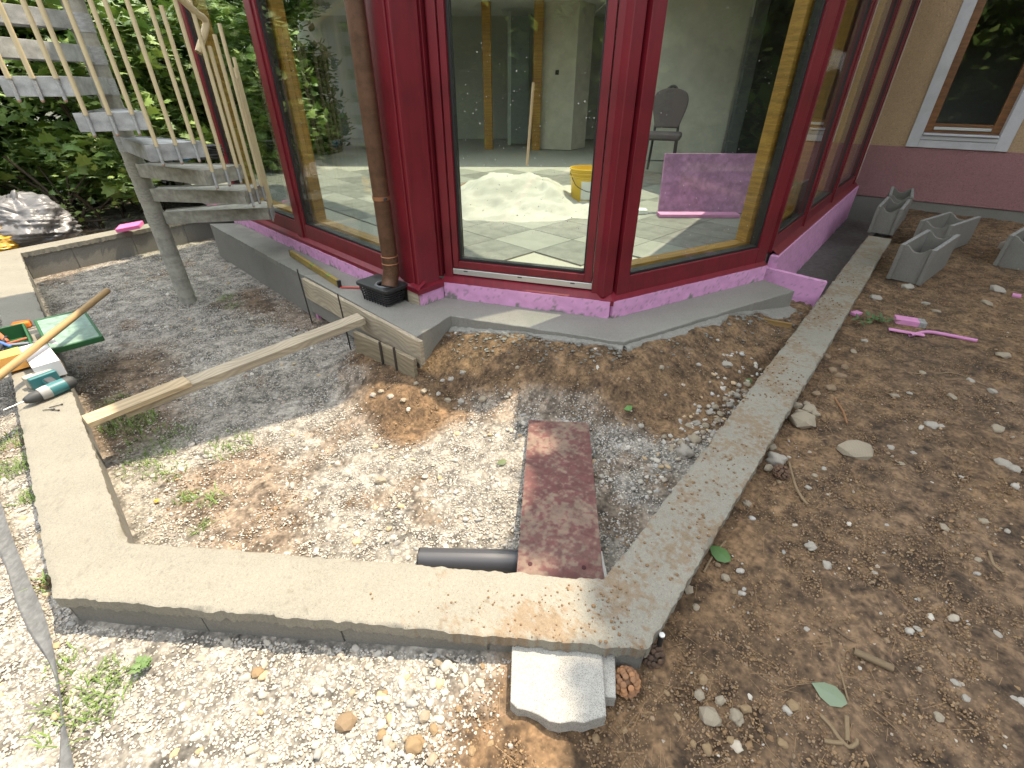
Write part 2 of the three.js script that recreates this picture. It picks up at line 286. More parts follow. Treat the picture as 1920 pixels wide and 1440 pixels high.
function kerbColour(x, z) { // poured concrete, soil trodden on to it round the right-hand corner
  const q = zones(x, z), v = 0.965 + 0.07 * fbm(x * 5, z * 5, 4);
  let c = [0.335 * v, 0.317 * v, 0.262 * v];
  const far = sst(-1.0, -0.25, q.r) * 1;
  const n = fbm(x * 9 + 3, z * 9 + 8, 4), f = fbm(x * 80, z * 80, 3);
  const dirt = clamp(sst(0.50, 0.62, n * 0.5 + f * 0.52 + 0.07 * far - 0.055 - (q.r < -0.35 ? 0.10 : 0)) * (0.10 + 0.9 * far)) * 0.8;
  const soil = [0.30, 0.20, 0.11];
  c = c.map((a, i) => lerp(a * lerp(1, 1.05, far), soil[i], dirt * 0.85));  // concrete of the right leg also lightened to offset the shade on it
  const pale = sst(0.06, -0.02, side(V2(x, z), V2(-1.66, -1.16 - 0.42), V2(-0.62, -0.78))) * (q.l > -0.25 ? 1 : 0) * sst(-1.7, -1.8, x);
  c = c.map((a, i) => lerp(a, [0.36, 0.345, 0.31][i], pale * 0.8));
  if (f > 0.72 && n > 0.5) c = c.map(a => a * 0.85);
  return c;
}
{
  const k = thing('foundation_kerb', 'low kerb of filled concrete formwork blocks framing the gravel bed in front of the bay', 'kerb');
  const endRo = V2(3.823, -4.815), endRi = endRo.clone().add(inRightP.clone().sub(KO[1]));
  const bEnd = 3.02;
  const legs = [
    [cBLo, KO[0], cFLi, cBLi, 0], [KO[0], KO[1], cFRi, cFLi, 0], [KO[1], endRo, endRi, cFRi, 0],
    [backO.clone().add(backD.clone().multiplyScalar(bEnd)), cBLo, cBLi, backI.clone().add(backD.clone().multiplyScalar(bEnd)), 0]];
  const mats = [mat.block, mat.block, mat.block, mat.block];
  legs.forEach((q, li) => {
    const L = q[0].distanceTo(q[1]), d = q[1].clone().sub(q[0]).normalize(), n = Math.max(1, Math.round(L / 0.5));
    // blocks: cut square across the leg, mitred at its ends
    for (let i = 0; i < n; i++) {
      const s0 = i / n, s1 = (i + 1) / n, g = 0.0035;
      const cut = (s, sg) => { const o = q[0].clone().add(d.clone().multiplyScalar(s * L + sg * g)); const pr = o.clone().sub(q[3]).dot(d); return [o, q[3].clone().add(d.clone().multiplyScalar(pr))]; };
      let [a, b] = i === 0 ? [q[0].clone(), q[3].clone()] : cut(s0, 1), [c, e] = i === n - 1 ? [q[1].clone(), q[2].clone()] : cut(s1, -1);
      // pull side faces in so that the cap overhangs a touch
      const w = a.clone().sub(b); const inn = w.clone().normalize().multiplyScalar(0.011);
      part(k, 'block', prism([a.clone().sub(inn), c.clone().sub(inn), e.clone().add(inn), b.clone().add(inn)], -0.06, KT - 0.036 + hash2(i, li) * 0.002, 0.003), mats[li]);
    }
    const w = q[1].clone().sub(q[0]); part(k, 'mortar_core', prism([q[0].clone().lerp(q[3], 0.08), q[1].clone().lerp(q[2], 0.08), q[2].clone().lerp(q[1], 0.08), q[3].clone().lerp(q[0], 0.08)], -0.07, KT - 0.036), mat.block);
    const nu = Math.round(L / (li === 1 || li === 2 ? 0.0075 : 0.014));
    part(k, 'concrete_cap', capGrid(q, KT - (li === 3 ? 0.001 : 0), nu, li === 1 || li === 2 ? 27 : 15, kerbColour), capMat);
  });
}
// ---------------------------------------------------------------- fresh concrete footing round the bay
{
  const k = thing('concrete_footing', 'fresh grey concrete footing running round the foot of the red bay', 'footing');
  const Lp = fpt(FL, 0.0, -0.03), poly = [S0, S0b, S1, S2, R0.clone().add(V2(-0.05, -0.10)), C0.clone().add(V2(0, -0.06)), B0.clone().add(V2(0.0, -0.08)), L1.clone().add(V2(-0.05, -0.06)), fpt(FL, 1.9, -0.03), fpt(FL, 1.9, 0.02)].map(p => p.isVector3 ? V2(p.x, p.z) : p);
  const stepA = SC.clone(), stepD = S0.clone().sub(SC).normalize(), Ls = SC.distanceTo(S0);
  const so = s => SC.clone().add(stepD.clone().multiplyScalar(s));
  const si = s => { const o = so(s), v = fpt(FL, clamp(s + 0.18, 0, 3.2), -0.04); return V2(v.x, v.z); };
  // poured strip in front of door and right-hand pane, ragged outer edge
  const rough = (a, b, n, amp) => { const r = []; for (let i = 0; i < n; i++) { const p = a.clone().lerp(b, i / n), o = nrm(a, b).multiplyScalar((fbm(p.x * 18, p.y * 18, 3) - 0.5) * amp); r.push(p.add(o)); } return r; };
  const strip = [...rough(S0, S0b, 10, 0.012), ...rough(S0b, S1, 40, 0.022), ...rough(S1, S2, 40, 0.016), S2, R0.clone().add(V2(-0.05, -0.12)), C0.clone().add(V2(0, -0.1)), B0.clone().add(V2(0, -0.1)), L1.clone().add(V2(-0.06, -0.06)), si(2.2), so(2.2)];
  part(k, 'poured_strip', prism(strip, 0.04, ST, 0.004), mat.wet);
  // stepped blocks along the left glazing
  const n = 5;
  for (let i = 0; i < n; i++) { const s0 = i * 2.2 / n + 0.003, s1 = (i + 1) * 2.2 / n - 0.003; part(k, 'block', prism([so(s0), so(s1), si(s1), si(s0)], -0.05, ST - 0.045, 0.004), mat.block); }
  part(k, 'concrete_cap', capGrid([so(0), so(2.2), si(2.2), si(0)], ST - 0.004, 150, 14, (x, z) => { const v = 0.9 + 0.25 * fbm(x * 4, z * 4, 4), p = sst(0.5, 0.62, fbm(x * 3 + 9, z * 3, 3)); return [lerp(0.27, 0.33, p) * v, lerp(0.265, 0.32, p) * v, lerp(0.235, 0.275, p) * v]; }), capMat);
  part(k, 'core', prism([so(0.02).lerp(si(0.02), 0.06), so(2.2).lerp(si(2.2), 0.06), si(2.2), si(0.02)], -0.05, ST - 0.05), mat.wet);
  { // mortar slumped over the soil at the edge of the pour
    const P = [], U = [], I = []; let rows = 0; const path = [[S0b, S1, 150], [S1, S2, 200]];
    for (const [a, b, n] of path) for (let i = 0; i <= n; i++) { const c = a.clone().lerp(b, i / n), nn = nrm(a, b); if (nn.y < 0) nn.multiplyScalar(-1); const w = Math.max(0.006, 0.02 + 0.16 * (fbm(c.x * 5 + 3, c.y * 5, 4) - 0.36)); for (let j = 0; j <= 8; j++) { const v = j / 8, o = v * w * (1 + 0.5 * (fbm(c.x * 40, c.y * 40 + j, 2) - 0.5)), x = c.x + nn.x * o, z = c.y + nn.y * o; P.push(x, Math.min(ST - 0.02, ground(x, z) + 0.016 * (1 - v * v) + 0.012 * (fbm(x * 45, z * 45, 3) - 0.5) + (j === 8 ? -0.012 : 0.002)), z); U.push(x, z); } if (rows && !(a === S1 && i === 0)) { const k0 = (rows - 1) * 9, k1 = rows * 9; for (let j = 0; j < 8; j++) I.push(k0 + j, k1 + j, k0 + j + 1, k0 + j + 1, k1 + j, k1 + j + 1); } rows++; }
    const g = new THREE.BufferGeometry(); g.setAttribute('position', new THREE.Float32BufferAttribute(P, 3)); g.setAttribute('uv', new THREE.Float32BufferAttribute(U, 2)); g.setIndex(I); g.computeVertexNormals(); const m = mat.wet.clone(); m.side = THREE.DoubleSide; m.bumpScale = 0.004; part(k, 'mortar_slump', g, m);
  }
  // splashed mortar along the foot of the strip
  const spl = []; for (let i = 0; i < 420; i++) { const t = rnd(), e = rnd() < 0.6, a = e ? S0b.clone().lerp(S1, t) : S1.clone().lerp(S2, t), nn = (e ? nrm(S0b, S1) : nrm(S1, S2)), o = Math.pow(rnd(), 1.8) * 0.24; let sg = nn.y > 0 ? 1 : -1; a.add(nn.multiplyScalar(sg * (o + 0.005))); const s = rr(0.003, 0.015) * (1 - o * 2); const r = rock(s, s * 0.45, s * rr(0.7, 1.3), 1, 0.35, i % 23); r.rotateY(rnd() * 6); r.translate(a.x, ground(a.x, a.y) + 0.003, a.y); spl.push(r); }
  const sp = part(k, 'mortar_splash', mergeGeometries(spl), M(0.33, 0.32, 0.28, { map: rep(grainT, 4), roughness: 0.85 })); sp.userData.kind = 'stuff';
}
{ // slab at the bottom of the trench beside the right-hand glazing
  const a = fpt(FRt, 0.12, 0.02), b = fpt(FRt, 4.05, 0.02), inR = s => { const p = cFRi.clone().add(dRt.clone().multiplyScalar(s)); return p; };
  const w0 = lineX(cFRi, dRt, V2(a.x, a.z), FRt.n), w1 = lineX(cFRi, dRt, V2(b.x, b.z), FRt.n);
  const m = solo('trench_slab', prism([V2(a.x, a.z), w0, w1, V2(b.x, b.z)], -0.25, 0.03, 0.003), mat.wetDark, 'dark wet concrete slab at the bottom of the trench beside the right-hand kerb', 'slab');
}

// ---------------------------------------------------------------- the red conservatory bay
const bay = thing('conservatory', 'dark red framed glazed bay with tall panes and a glass door', 'conservatory');
function fb(F, name, s0, s1, y0, y1, n0, n1, m, parent = bay, r = 0.004) {
  const q = part(parent, name, rbox(s1 - s0, y1 - y0, n1 - n0, r), m), c = fpt(F, (s0 + s1) / 2, (n0 + n1) / 2, (y0 + y1) / 2);
  q.position.copy(c); q.rotation.y = F.turn; return q;
}
function pane(F, s0, s1, y0, y1, n) {
  const g = new THREE.PlaneGeometry(s1 - s0, y1 - y0), o = part(bay, 'pane', g, mat.glass), c = fpt(F, (s0 + s1) / 2, n, (y0 + y1) / 2);
  o.position.copy(c); o.rotation.y = F.turn;
  const i = part(o, 'inner_pane', g, mat.glass); i.position.z = -0.018; return o;
}
const TOP = 2.55;
function glazed(F, s0, s1, frame = 0.075, y0 = 0.465, n0 = -0.12, n1 = -0.035, wood = true) { // framed fixed light
  const gb = 0.59, gt = TOP - 0.1;
  fb(F, 'frame_stile', s0, s0 + frame, y0, TOP, n0, n1, mat.red); fb(F, 'frame_stile', s1 - frame, s1, y0, TOP, n0, n1, mat.red);
  fb(F, 'bottom_rail', s0 + frame, s1 - frame, y0, gb - 0.012, n0, n1 - 0.002, mat.red); fb(F, 'top_rail', s0 + frame, s1 - frame, gt, TOP, n0, n1 - 0.002, mat.red);
  const a = s0 + frame, b = s1 - frame;
  for (const [p, q, u, v] of [[a, a + 0.014, gb - 0.012, gt], [b - 0.014, b, gb - 0.012, gt], [a + 0.014, b - 0.014, gb - 0.012, gb + 0.003]]) fb(F, 'gasket', p, q, u, v, n0 + 0.01, n1 - 0.016, mat.gasket, bay, 0.002);
  pane(F, a + 0.01, b - 0.01, gb, gt, n1 - 0.024);
  if (wood) { fb(F, 'oak_sill', a - 0.03, b + 0.03, gb - 0.055, gb + 0.012, n0 - 0.10, n0 - 0.012, mat.oak); fb(F, 'oak_stile', a - 0.05, a + 0.035, gb + 0.012, TOP, n0 - 0.10, n0 - 0.012, mat.oak); fb(F, 'oak_stile', b - 0.035, b + 0.05, gb + 0.012, TOP, n0 - 0.10, n0 - 0.012, mat.oak); }
}
// left glazing: two lights
glazed(FL, 0.16, 1.62, 0.075); glazed(FL, 1.625, 3.05, 0.075);
fb(FL, 'mullion_cover', 1.555, 1.655, 0.47, TOP, -0.035, -0.022, mat.red);
// corner post
fb(FL, 'corner_post', 3.055, 3.262, 0.455, TOP, -0.20, -0.03, mat.red, bay, 0.006);
fb(FL, 'post_cover', 3.09, 3.235, 0.47, TOP, -0.03, -0.018, mat.red);
// door: jambs, sash, threshold
fb(FB, 'jamb', -0.095, -0.02, 0.475, TOP, -0.10, -0.028, mat.red); fb(FB, 'jamb', -0.02, 0.0, 0.475, TOP, -0.12, -0.075, mat.red);
fb(FB, 'jamb', 0.0, 0.052, 0.475, TOP, -0.12, -0.045, mat.red);
fb(FB, 'jamb', 0.975, 1.03, 0.475, TOP, -0.12, -0.045, mat.red); fb(FB, 'jamb', 1.03, 1.072, 0.475, TOP, -0.10, -0.03, mat.red);
{
  const y0 = 0.535, gb = 0.592, s0 = 0.058, s1 = 0.968;
  const d = fb(FB, 'door', s0, s0 + 0.038, y0, TOP - 0.02, -0.12, -0.052, mat.red);
  const sub = (nm, a, b, u, v, n0, n1, m) => { const q = part(d, nm, rbox(b - a, v - u, n1 - n0, 0.003), m); q.position.set((a + b) / 2 - (s0 + 0.019), (u + v) / 2 - (y0 + TOP - 0.02) / 2, (n0 + n1) / 2 + 0.086); return q; };
  sub('stile', s1 - 0.045, s1, y0, TOP - 0.02, -0.12, -0.052, mat.red); sub('bottom_rail', s0 + 0.038, s1 - 0.045, y0, gb - 0.01, -0.12, -0.053, mat.red); sub('top_rail', s0 + 0.038, s1 - 0.045, TOP - 0.12, TOP - 0.02, -0.12, -0.053, mat.red);
  for (const [p, q, u, v] of [[s0 + 0.038, s0 + 0.056, gb - 0.01, TOP - 0.12], [s1 - 0.057, s1 - 0.045, gb - 0.01, TOP - 0.12], [s0 + 0.056, s1 - 0.057, gb - 0.01, gb + 0.008]]) sub('gasket', p, q, u, v, -0.115, -0.072, mat.gasket);
  const g = new THREE.PlaneGeometry(s1 - s0 - 0.095, TOP - 0.12 - gb);
  const p1 = part(d, 'pane', g, mat.glass); p1.position.set((s0 + s1) / 2 - s0 - 0.019 - 0.003, (gb + TOP - 0.12) / 2 - (y0 + TOP - 0.02) / 2, -0.078 + 0.086);
  const p2 = part(d, 'pane', g, mat.glass); p2.position.copy(p1.position); p2.position.z -= 0.018;
  const th = fb(FB, 'threshold', 0.052, 0.975, 0.492, 0.531, -0.11, -0.052, mat.alu);
  for (const s of [-0.37, 0, 0.34]) { const q = part(th, 'drain_slot', rbox(0.028, 0.006, 0.004, 0.001), mat.gasket); q.position.set(s, 0.008, 0.029); }
}
// post between door and right-hand light
fb(FC, 'corner_post', -0.04, 0.035, 0.465, TOP, -0.15, -0.05, mat.red, bay, 0.006);
fb(FC, 'post_groove', 0.03, 0.062, 0.465, TOP, -0.13, -0.085, mat.red);
glazed(FC, 0.055, 1.42, 0.088);
// right-hand glazing
fb(FC, 'corner_post', 1.415, 1.475, 0.455, TOP, -0.16, -0.055, mat.red, bay, 0.006);
glazed(FRt, 0.06, 1.10, 0.045); glazed(FRt, 1.12, 2.42, 0.045); glazed(FRt, 2.44, 3.9, 0.045);
for (const s of [1.11, 2.43, 3.93]) fb(FRt, 'mullion_cover', s - 0.035, s + 0.035, 0.47, TOP, -0.035, -0.022, mat.red);
// sheet metal sills sloping outwards
function sill(F, s0, s1, nOut, yOut, nIn, yIn, m0 = 0, m1 = 0) {
  const P = [], I = [], add = (s, n, y) => { const p = fpt(F, s, n, y); P.push(p.x, p.y, p.z); };
  for (const [n, y] of [[nIn, yIn], [nOut, yOut], [nOut, yOut - 0.03], [nOut - 0.012, yOut - 0.03]]) { add(s0 + m0 * (n - nIn), n, y); add(s1 + m1 * (n - nIn), n, y); }
  for (let k = 0; k < 3; k++) { const a = 2 * k; I.push(a, a + 2, a + 1, a + 1, a + 2, a + 3); }
  let g = new THREE.BufferGeometry(); g.setAttribute('position', new THREE.Float32BufferAttribute(P, 3)); g.setIndex(I); g = g.toNonIndexed(); return part(bay, 'sill', uvBox(g), mat.redS);
}
mat.redS = mat.red.clone(); mat.redS.side = THREE.DoubleSide; mat.redS.color.setRGB(0.25, 0.012, 0.03);
sill(FL, 0.05, 3.29, -0.004, 0.452, -0.07, 0.492, 0, 0);
sill(FP, -0.006, 0.224, 0.008, 0.452, -0.07, 0.482);
sill(FB, -0.01, 1.084, -0.004, 0.452, -0.07, 0.488, 0, 0.433);
sill(FC, 0.03, 1.43, -0.004, 0.452, -0.07, 0.488, -0.433, 0.1);
sill(FRt, 0.09, 4.05, 0.016, 0.452, -0.05, 0.490, -0.1, 0);
// base wall under the frames
for (const [F, a, b, t] of [[FL, 0, 3.25, 0.04], [FB, 0.02, 1.10, 0.045], [FC, 0.02, 1.44, 0.05], [FRt, 0.1, 4.1, 0.06]]) fb(F, 'base_wall', a, b, 0.02, 0.45, -0.28, -t, mat.block);
fb(FP, 'base_wall', 0.02, 0.2, 0.02, 0.45, -0.14, -0.03, mat.woodPale);
// head beam and unseen roof, slabs and panes cut to steer sun and shade
for (const [F, a, b] of [[FL, 0.1, 3.25], [FB, -0.05, 1.1], [FC, 0, 1.45], [FRt, 0.05, 4.1]]) fb(F, 'head_beam', a, b, TOP + 0.002, TOP + 0.18, -0.16, -0.02, mat.red);
{
  const HB = 4.3, off = (x, z) => V2(x + 0.279 * HB, z - 0.234 * HB);  // slab added for shade; outline carried up the sun direction from the ground
  const p1 = at(232, 872, 0), slabL = [off(p1.x, p1.z), off(-0.05, -2.74), off(-0.65, -3.7), off(-3.1, -6.2), off(cBLi.x + 0.12, cBLi.y + 0.1)];
  solo('added_balcony_slab', prism(slabL, HB - 0.08, HB + 0.08, 0.004), M(0.75, 0.73, 0.68), 'pale unseen balcony slab added high above the left glazing to shade the gravel bed', 'balcony');
  const rl = solo('bay_roof', prism([V2(1.6, -8.5), V2(1.6, -12.6), V2(-4.4, -12.6), V2(-4.4, -8.5)], 2.76, 2.90, 0.004), M(0.75, 0.73, 0.68), 'pale roof slab over the deep left part of the bay', 'roof'); part(rl, 'roof_pane', prism([V2(-0.6, -2.95), V2(0.02, -3.2), V2(0.25, -4.0), V2(0.75, -5.6), V2(1.5, -8.45), V2(-4.4, -8.45), V2(-4.4, -6.7), V2(-2.95, -5.2)], 2.80, 2.806), mat.glass);
  const slabR = [V2(0.80, -2.5), V2(0.80, -3.0), V2(1.2, -3.55), V2(1.65, -3.95), V2(2.6, -5.4), V2(1.62, -8.5), V2(1.62, -12.6), V2(7.4, -12.6), V2(7.4, -10), V2(5.0, -7.3), V2(2.2, -3.1)];
  const roofR = solo('bay_roof', prism(slabR, 2.76, 2.90, 0.004), M(0.75, 0.73, 0.68), 'pale roof slab over the right-hand glazing of the bay', 'roof');
  const gp = part(roofR, 'roof_pane', prism([V2(0.83, -3.02), V2(1.17, -3.58), V2(1.62, -3.98), V2(2.56, -5.42), V2(1.55, -8.3), V2(0.80, -5.6), V2(0.30, -4.02), V2(0.72, -3.4)], 2.80, 2.806), mat.glass);
}
// ---------------------------------------------------------------- inside the bay
const FY = 0.50;
{
  const fl = struct('interior_floor', prism([V2(-4.6, -6.9), V2(-2.85, -5.2), V2(-0.68, -3.06), V2(-0.42, -3.2), V2(0.58, -2.87), V2(1.78, -3.55), V2(4.3, -6.7), V2(7.4, -10.4), V2(7.4, -12.6), V2(-4.6, -12.6)], 0.30, FY - 0.012), M(0.32, 0.31, 0.28));
  const tiles = [M(0.27, 0.27, 0.25, { map: rep(grainT, 1), roughness: 0.5 }), M(0.25, 0.25, 0.235, { map: rep(grainT, 1), roughness: 0.5 }), M(0.29, 0.29, 0.27, { map: rep(plasterT, 2), roughness: 0.55 })];
  const tg = rbox(0.445, 0.012, 0.445, 0.002), a = 0.80, ca = Math.cos(a), sa = Math.sin(a);
  const insideRoom = (x, z) => { const q = V2(x, z); const chk = (F, m) => (q.x - F.A.x) * F.n.x + (q.y - F.A.y) * F.n.y < -m; return chk(FL, 0.42) && chk(FB, 0.42) && chk(FC, 0.42) && chk(FRt, 0.42) && z > -7.5; };
  let cnt = 0;
  for (let i = -22; i < 22; i++) for (let j = -22; j < 22; j++) { const u = i * 0.45, v = j * 0.45, x = 0.5 + u * ca - v * sa, z = -4.8 + u * sa + v * ca; if (insideRoom(x, z) && cnt < 290) { cnt++; const t = part(fl, 'floor_tile', tg, tiles[Math.floor(hash2(i, j) * 3)]); t.position.set(x, FY - 0.006, z); t.rotation.y = -a; } }
  // far room walls
  const wm = M(0.68, 0.63, 0.52, { map: rep(plasterT, 1), bumpMap: rep(plasterB, 3), bumpScale: 0.002 });
  const w1 = solo('interior_wall', prism([V2(0.50, -10.3), V2(1.12, -10.1), V2(1.45, -10.6), V2(0.55, -10.9)], FY, 2.76), wm, 'beige plastered wall pier deep inside the bay', 'wall');
  const sw = part(w1, 'switch', rbox(0.07, 0.07, 0.012), mat.blackP); sw.position.set(0.80, 1.75, -10.19); sw.rotation.y = 0.31;
  const w2 = solo('interior_wall', prism([V2(1.62, -8.75), V2(3.42, -8.60), V2(3.42, -8.8), V2(1.62, -8.95)], FY, 2.76), M(0.68, 0.65, 0.57, { map: rep(plasterT, 1), bumpMap: rep(plasterB, 3), bumpScale: 0.002 }), 'grey beige plaster wall behind the chair inside the bay', 'wall');
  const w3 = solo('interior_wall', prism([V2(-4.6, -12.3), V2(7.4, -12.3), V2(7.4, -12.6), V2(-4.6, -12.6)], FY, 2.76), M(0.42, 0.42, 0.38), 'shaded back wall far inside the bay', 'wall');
  solo('interior_wall', prism([V2(4.40, -6.85), V2(7.35, -10.4), V2(7.5, -10.3), V2(4.55, -6.75)], FY, 2.76), wm, 'plaster wall closing the room behind the right-hand glazing', 'wall');
  for (const [px, nm] of [[917, 0], [1004, 1]]) { const p = at(px, nm ? 280 : 278, FY); solo('oak_post', rbox(0.16, 2.3, 0.16, 0.01), mat.oak, nm ? 'thin brown oak post beside the beige pier inside the bay' : 'brown oak post standing alone inside behind the door glass', 'post').position.set(p.x, FY + 1.13, p.z); }
  const sd = thing('sliding_door', 'pale framed inner glass door standing behind the oak posts', 'door', [0, 0, 0]);
  { const a = at(955, 275, FY), b = at(990, 272, FY); for (const [p, w] of [[a, 0.07], [b, 0.07]]) { const q = part(sd, 'frame_stile', rbox(w, 2.2, 0.06), M(0.42, 0.47, 0.44)); q.position.set(p.x, FY + 1.1, p.z - 0.3); } const q = part(sd, 'panel', rbox(b.x - a.x, 2.1, 0.03), M(0.20, 0.23, 0.225)); q.position.set((a.x + b.x) / 2, FY + 1.08, a.z - 0.3); }
  const dd = thing('interior_door', 'dark inner door leaf with grey frame beside the plaster wall', 'door', [0, 0, 0]);
  { let q = part(dd, 'frame', rbox(0.16, 2.2, 0.12), M(0.12, 0.125, 0.13)); q.position.set(3.52, FY + 1.1, -8.5); q = part(dd, 'leaf', rbox(1.1, 2.2, 0.05), M(0.035, 0.038, 0.037, { roughness: 0.3 })); q.position.set(4.15, FY + 1.1, -8.45); }
}
// ---------------------------------------------------------------- house wall on the right
const house = thing('house', 'rendered house wall with tan upper part and mauve base and one window', 'house');
{
  const hA = V2(4.62, -6.87), hd = V2(1.14, 0.84).normalize();
  const FH = FR(hA, hA.clone().add(hd.clone().multiplyScalar(6)));
  globalThis.FH = FH;
  const onH = (px, py, n = 0) => { const d = dirOf(px, py), k = ((FH.A.x + FH.n.x * n) * FH.n.x + (FH.A.y + FH.n.y * n) * FH.n.y) / (d.x * FH.n.x + d.z * FH.n.y); const X = d.x * k - FH.A.x, Z = d.z * k - FH.A.y; return [X * FH.t.x + Z * FH.t.y, EYE + d.y * k]; };
  const [, yb] = onH(1697, 275), [wl] = onH(1697, 275, 0.03), [wr] = onH(1888, 285, 0.03);
  
  const tan = M(0.66, 0.47, 0.28, { map: rep(sandT, 0.7), bumpMap: rep(plasterB, 2.5), bumpScale: 0.01, roughness: 0.95 });
  const mauve = M(0.48, 0.245, 0.25, { map: rep(sandT, 0.7), bumpMap: rep(plasterB, 2.5), bumpScale: 0.01, roughness: 0.95 });
  const wy0 = yb + 0.11, wx0 = wl + 0.12, wx1 = wr - 0.12, wy1 = wy0 + 1.45;
  const hb = (nm, s0, s1, y0, y1, n0, n1, m, p = house, r = 0.004) => fb(FH, nm, s0, s1, y0, y1, n0, n1, m, p, r);
  hb('plinth', -0.6, 6, 0.30, yb, -0.3, 0.006, mauve); hb('footing', -0.6, 6, -0.3, 0.30, -0.3, -0.012, mat.block);
  hb('wall', -0.6, wx0, yb, 5.6, -0.3, 0, tan); hb('wall', wx1, 6, yb, 5.6, -0.3, 0, tan); hb('wall', wx0, wx1, wy1, 5.6, -0.3, 0, tan); hb('wall', wx0, wx1, yb, wy0 - 0.02, -0.3, 0, tan);
  const win = hb('window', wx0, wx1, wy0 - 0.02, wy0 + 0.03, -0.29, 0.03, M(0.46, 0.46, 0.47, { roughness: 0.7 }));
  const cx = (wx0 + wx1) / 2, cy = wy0 + 0.005;
  const sub = (nm, s0, s1, y0, y1, n0, n1, m, r = 0.004) => { const q = part(win, nm, rbox(s1 - s0, y1 - y0, n1 - n0, r), m); q.position.set((s0 + s1) / 2 - cx, (y0 + y1) / 2 - cy, (n0 + n1) / 2 + 0.13); return q; };
  const white = M(0.62, 0.62, 0.64, { map: rep(plasterT, 1), roughness: 0.85 }), wd = M(0.30, 0.125, 0.035, { map: rep(woodT, 1.2), roughness: 0.5 });
  sub('surround', wl, wx0, yb + 0.004, wy1, -0.02, 0.028, white); sub('surround', wx1, wr, yb + 0.004, wy1, -0.02, 0.028, white); sub('surround', wx0, wx1, yb + 0.004, wy0 - 0.025, -0.02, 0.026, white);
  sub('reveal', wx0 - 0.02, wx0 + 0.004, wy0, wy1, -0.16, -0.021, white); sub('reveal', wx1 - 0.004, wx1 + 0.02, wy0, wy1, -0.16, -0.021, white);
  sub('sill', wx0 + 0.01, wx1 - 0.01, wy0 + 0.03, wy0 + 0.05, -0.13, 0.055, M(0.55, 0.56, 0.6, { roughness: 0.5, metalness: 0.3 }));
  sub('frame', wx0, wx0 + 0.085, wy0 + 0.05, wy1, -0.19, -0.11, wd); sub('frame', wx1 - 0.085, wx1, wy0 + 0.05, wy1, -0.19, -0.11, wd); sub('frame', wx0 + 0.085, wx1 - 0.085, wy0 + 0.05, wy0 + 0.15, -0.19, -0.11, wd);
  sub('rain_bar', wx0 + 0.09, wx1 - 0.09, wy0 + 0.085, wy0 + 0.115, -0.11, -0.085, M(0.6, 0.63, 0.62, { roughness: 0.35, metalness: 0.6 }));
  const gp = new THREE.PlaneGeometry(wx1 - wx0 - 0.17, 1.3); const pn = part(win, 'pane', gp, mat.glass); pn.position.set(0, wy0 + 0.15 + 0.65 - cy, -0.15 + 0.13);
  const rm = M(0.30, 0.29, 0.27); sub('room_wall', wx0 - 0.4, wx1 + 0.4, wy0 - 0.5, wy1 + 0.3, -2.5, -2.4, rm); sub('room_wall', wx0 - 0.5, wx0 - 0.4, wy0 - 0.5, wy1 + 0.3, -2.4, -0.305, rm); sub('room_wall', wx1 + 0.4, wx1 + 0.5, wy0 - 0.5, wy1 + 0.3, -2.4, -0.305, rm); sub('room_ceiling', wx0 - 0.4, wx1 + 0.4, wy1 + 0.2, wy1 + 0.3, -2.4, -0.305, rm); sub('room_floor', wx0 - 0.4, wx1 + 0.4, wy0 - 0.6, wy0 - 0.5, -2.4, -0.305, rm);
  const rf = hb('roof', -2.2, 6.5, 5.6, 5.8, -5, 0.5, M(0.25, 0.10, 0.07));
}
// ---------------------------------------------------------------- pink insulation boards
function pinkBoard(F, s0, s1, y0, y1, n0, n1, label) {
  const L = s1 - s0, g = new THREE.BoxGeometry(L, y1 - y0, n1 - n0, Math.max(2, Math.round(L / 0.012)), Math.round((y1 - y0) / 0.012), 2), p = g.attributes.position, C = [];
  for (let i = 0; i < p.count; i++) {
    const x = p.getX(i), y = p.getY(i) + (y1 - y0) / 2, top = y > (y1 - y0) - 1e-4;
    if (top || y < 1e-4) p.setY(i, p.getY(i) + (fbm(x * 30 + s0 * 9, n1 * 50, 2) - 0.5) * 0.004);
    p.setZ(i, p.getZ(i) + (fbm(x * 8, y * 8, 2) - 0.5) * 0.003);
    const w = fbm(x * 7 + L * 5, 2.5, 3), sp = fbm(x * 60, y * 60 + L, 3), edge = Math.min(0.14, y1 - y0) * 0.5 * Math.max(0, w - 0.36) * 2.2; // mortar smeared up from the wet concrete
    const mort = p.getZ(i) > 0 ? clamp(sst(edge + 0.012, edge - 0.012, y - (sp - 0.5) * 0.09) + (sp > 0.70 ? 0.5 : 0)) : 0;
    C.push(lerp(0.78, 0.24, mort), lerp(0.39, 0.235, mort), lerp(0.67, 0.21, mort));
  }
  g.setAttribute('color', new THREE.Float32BufferAttribute(C, 3)); const gg = uvBox(g);
  const m = solo('insulation_board', gg, mat.pinkV, label, 'insulation board', 'pink boards along the foot of the bay'), c = fpt(F, (s0 + s1) / 2, (n0 + n1) / 2, (y0 + y1) / 2);
  m.position.copy(c); m.rotation.y = F.turn; return m;
}
mat.pinkV = M(1, 1, 1, { vertexColors: true, roughness: 0.85, map: rep(plasterT, 3), bumpMap: rep(plasterB, 5), bumpScale: 0.0006 });
pinkBoard(FL, 0.02, 2.98, ST - 0.03, 0.425, -0.04, 0.0, 'long pink insulation board below the left glazing above the concrete step');
pinkBoard(FP, 0.03, 0.214, ST - 0.03, 0.448, -0.028, 0.0, 'short pink insulation board on the return of the corner post');
pinkBoard(FB, 0.005, 1.10, ST - 0.03, 0.448, -0.042, 0.0, 'mortar spattered pink insulation board below the glass door');
